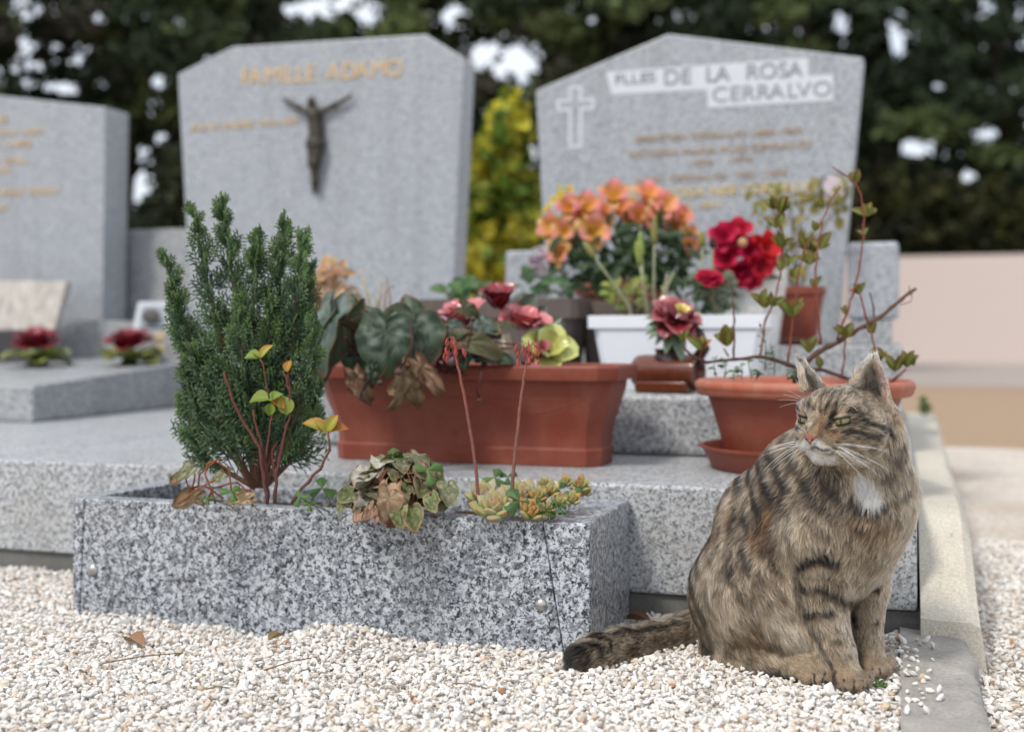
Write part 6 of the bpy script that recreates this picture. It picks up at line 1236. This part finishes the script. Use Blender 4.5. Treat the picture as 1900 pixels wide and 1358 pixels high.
root = ip(cv); nr_ = ip(cn_); nr_ /= np.linalg.norm(nr_, axis=1, keepdims=True); cb = ip(comb); wgr = ip(Wg); ln = ip(Ln_[:, None])[:, 0]; lf = ip(Lf[:, None])[:, 0]
hcol = coat(root, wgr, nr_)
ew = np.maximum(mask(root, earW), sst(.2, .6, nr_ @ D3(*(Fd + Sd * .25))) * sst(.5, .8, wgr[:, GR.index('ear')])); ln = ln * (1 + 1.8 * ew)
clump = np.stack([vn(root, 120, 1), vn(root, 120, 2), vn(root, 120, 3)], -1) - .5; big = np.stack([vn(root, 35, 4), vn(root, 35, 5), vn(root, 35, 6)], -1) - .5
rnd = rh.normal(size=(NH, 3)); t_ = cb + clump * .75 + big * .5 + rnd * .13; t_ -= (t_ * nr_).sum(1, keepdims=True) * nr_; t_ /= np.maximum(np.linalg.norm(t_, axis=1, keepdims=True), 1e-6)
ln = ln * rh.uniform(.65, 1.2, NH) * (1 + (rh.random(NH) < .05) * .35); lf = lf * rh.uniform(.7, 1.4, NH)
# tufts: strands lean towards the tip of the nearest guide hair
NG = 30000; gi = rh.choice(NH, NG, replace=False); kd = KDTree(NG)
for q, p_ in enumerate(root[gi]): kd.insert(p_, q)
kd.balance(); own = np.array([kd.find(p_)[1] for p_ in root]); gb = np.exp(rh.normal(0, .34, NG)) * np.where(rh.random(NG) < .12, .45, 1)
KN = 5; s = np.linspace(0, 1, KN)[None, :, None]; Lk = ln[:, None, None]
pos = root[:, None] + Lk * (nr_[:, None] * (lf[:, None, None] * (1.35 * s - .75 * s * s) + .02) + t_[:, None] * (.35 * s + .6 * s * s)) + rnd[:, None] * (Lk * .05 * s * s)
gt = pos[gi][:, -1]; gd = (gt[own] - pos[:, -1]); gl = np.linalg.norm(gd, axis=1, keepdims=True); gd *= np.minimum(1, .008 / np.maximum(gl, 1e-6)); pos += gd[:, None] * (.55 * s ** 1.4) * np.clip(ln / .012, 0, 1)[:, None, None]
pos[..., 2] = np.maximum(pos[..., 2], .0015)
qs = root - .78 * (root * t_).sum(1, keepdims=True) * t_; tick = sst(.25, .75, .6 * vn(qs, 300, 6) + .4 * vn(root, 130, 8)); var = rh.normal(1, .2, (NH, 1)) * (.42 + 1.1 * tick)[:, None]; tipl = rh.random((NH, 1)); var = var * (1 + (gb[own] - 1) * np.clip(ln / .009, .25, 1))[:, None]; basec = hcol * np.clip(var, .15, 2.0)
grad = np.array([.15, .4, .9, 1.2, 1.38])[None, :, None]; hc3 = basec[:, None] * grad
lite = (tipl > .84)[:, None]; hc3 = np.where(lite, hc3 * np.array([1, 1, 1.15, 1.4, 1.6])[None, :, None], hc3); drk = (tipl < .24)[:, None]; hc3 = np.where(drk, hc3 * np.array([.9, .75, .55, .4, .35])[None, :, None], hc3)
isw = mask(root, ST_white)[:, None, None]; hc3 = hc3 * (1 - isw) + isw * np.clip(hcol[:, None] * .97 + 0 * grad, 0, .85)
hc3 = np.clip(hc3, .004, .86)
hcu = bpy.data.hair_curves.new('fur'); hcu.add_curves([KN] * NH)
hcu.attributes['position'].data.foreach_set('vector', toworld(pos.reshape(-1, 3)).astype(np.float32).ravel())
ra = hcu.attributes.get('radius') or hcu.attributes.new('radius', 'FLOAT', 'POINT')
rad_ = (np.array([1.0, .95, .8, .5, .12])[None] * (.00014 + .00006 * np.clip(ln / .02, .2, 1.2))[:, None]); ra.data.foreach_set('value', rad_.astype(np.float32).ravel())
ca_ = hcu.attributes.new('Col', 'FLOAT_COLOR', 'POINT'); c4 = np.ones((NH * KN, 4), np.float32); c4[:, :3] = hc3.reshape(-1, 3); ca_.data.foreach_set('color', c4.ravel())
hm = bpy.data.materials.new('cat_fur'); hm.use_nodes = True; t2 = hm.node_tree; t2.nodes.clear()
ho = t2.nodes.new('ShaderNodeOutputMaterial'); at = t2.nodes.new('ShaderNodeAttribute'); at.attribute_name = 'Col'
ph = t2.nodes.new('ShaderNodeBsdfHairPrincipled'); ph.parametrization = 'COLOR'; ph.inputs['Roughness'].default_value = .45; ph.inputs['Radial Roughness'].default_value = .6
t2.links.new(at.outputs['Color'], ph.inputs['Color']); t2.links.new(ph.outputs[0], ho.inputs[0]); hcu.materials.append(hm)
fo = bpy.data.objects.new('fur', hcu); col.objects.link(fo); under(fo, catE)
# ---- eyes, lids, nose, whiskers, claws
def c2w(v): v = np.asarray(v, float); return Vector(toworld(v[None])[0])
def dirw(v): return Vector(toworld(np.asarray(v, float)[None])[0])
eyem = vcol('eye', .08, .6, 0, 0, 10, 0, 0, 1.0)
for s in (-1, 1):
    ec_ = c2w(hp(s * 24.2, 33.0, 5.0)); Re = 10.8 * KS; gz_ = dirw(Fd * .93 + Sd * s * .32 + Ud * -.02).normalized(); x_ = gz_.cross(EU).normalized(); y_ = x_.cross(gz_)
    mbk = MB(); P = []; Cc = []
    for i in range(19):
        a = math.pi * i / 18 * .62; row = []; cr = []
        for j in range(36):
            b_ = 2 * math.pi * j / 36; p = gz_ * math.cos(a) + (x_ * math.cos(b_) + y_ * math.sin(b_)) * math.sin(a); lx, ly = math.sin(a) * math.cos(b_), math.sin(a) * math.sin(b_)
            c = mixc((.20, .17, .055), (.13, .115, .045), math.sin(a) * 1.2)
            if (lx / .13) ** 2 + (ly / .5) ** 2 < 1: c = (.004, .004, .004)
            elif math.sin(a) > .82: c = (.02, .016, .012)
            row.append(ec_ + p * Re); cr.append(c)
        P.append(row); Cc.append(cr)
    mbk.grid(P, Cc, closed=True); eo = mbk.build('eye', eyem, catE)
    roll = R(-13) if s > 0 else R(10); yy = y_ * math.cos(roll) + x_ * math.sin(roll) * -1; xx = yy.cross(gz_) * -1
    for sign, lim, lab in ((1, .20, 'upper_eyelid'), (-1, .33, 'lower_eyelid')):
        P = []; Cc = []
        for i in range(8):
            e = math.asin(lim) + (math.pi / 2 * .8 - math.asin(lim)) * i / 7
            row = []; cr = []
            for j in range(21):
                b_ = -1.45 + 2.9 * j / 20; tuck = 1 - .9 * (abs(b_) / 1.45) ** 2.5; e2 = e if i else math.asin(lim) * (.25 + .75 * tuck) - (0.02 if sign > 0 else 0)
                p = gz_ * math.cos(e2) * math.cos(b_) + xx * math.cos(e2) * math.sin(b_) + yy * sign * math.sin(e2); row.append(ec_ + p * Re * (1.07 + .02 * i)); cr.append((.03, .022, .018) if i < 2 else mixc((.2, .15, .1), (.35, .27, .19), i / 7))
            P.append(row); Cc.append(cr)
        mbk = MB(); mbk.grid(P, Cc); mbk.build('eyelid', M['leaf_dull'], eo)
m = MB(); np0 = hp(0, 65.5, -16.5); P = []
prof = [(-7.2, 3.2), (-6.6, 4.6), (-3, 5.2), (0, 5.4), (3, 5.2), (6.6, 4.6), (7.2, 3.2), (6.0, .6), (3.2, -2.8), (1.0, -5.6), (0, -6.2), (-1.0, -5.6), (-3.2, -2.8), (-6.0, .6)]
for sc_, fo_ in ((1.0, -4.5), (1.0, -.6), (.86, 1.0), (.55, 1.9), (.1, 2.2)): P.append([c2w(np0 + (Sd * x * 1.3 * sc_ + Ud * (y * 1.3 * sc_) + Fd * (fo_ - .018 * y * y)) * KS) for x, y in prof])
m.loft(P, (.24, .10, .062)); no_ = m.build('nose', vcol('nose', .45, .4, 0, .35, 900, 0), catE)
for s in (-1, 1): m = MB(); m.ball(c2w(np0 + (Sd * s * 4.0 + Ud * -.6 + Fd * 1.0) * KS), 1.5 * KS, (.02, .012, .01), sc_=(1.2, 1, .8)); m.build('nostril', M['plain'], no_)
for s, n_ in ((1, 11), (-1, 9)):
    for k in range(n_):
        b0 = hp(s * (12 + 4 * (k % 4)), 52 - 4 * (k % 4), -22 - 3.5 * (k // 4)); L = rh.uniform(.05, .085); d0 = D3(*(Sd * s * .75 + Fd * rh.uniform(-.15, .45) + Ud * rh.uniform(-.45, .05))); dr = np.array((0, 0, -1.0)) * rh.uniform(.1, .5) - Fd * .25
        m = MB(); m.tube([c2w(b0 + d0 * L * t + dr * L * t * t * .5) for t in (0, .2, .4, .6, .8, 1)], [.00033, .00008], 4, (.85, .85, .85)); m.build('whisker', M['plain'], catE)
for s in (-1, 1):
    for k in range(4):
        b0 = hp(s * (22 + 3 * k), 36 - 2 * k, 24); d0 = D3(*(Sd * s * .5 + Fd * .45 + Ud * (.6 - .2 * k))); L = rh.uniform(.025, .04); m = MB(); m.tube([c2w(b0 + d0 * L * t + np.array((0, 0, -.2)) * L * t * t) for t in (0, .35, .7, 1)], [.00025, .00007], 4, (.85, .85, .85)); m.build('whisker', M['plain'], catE)
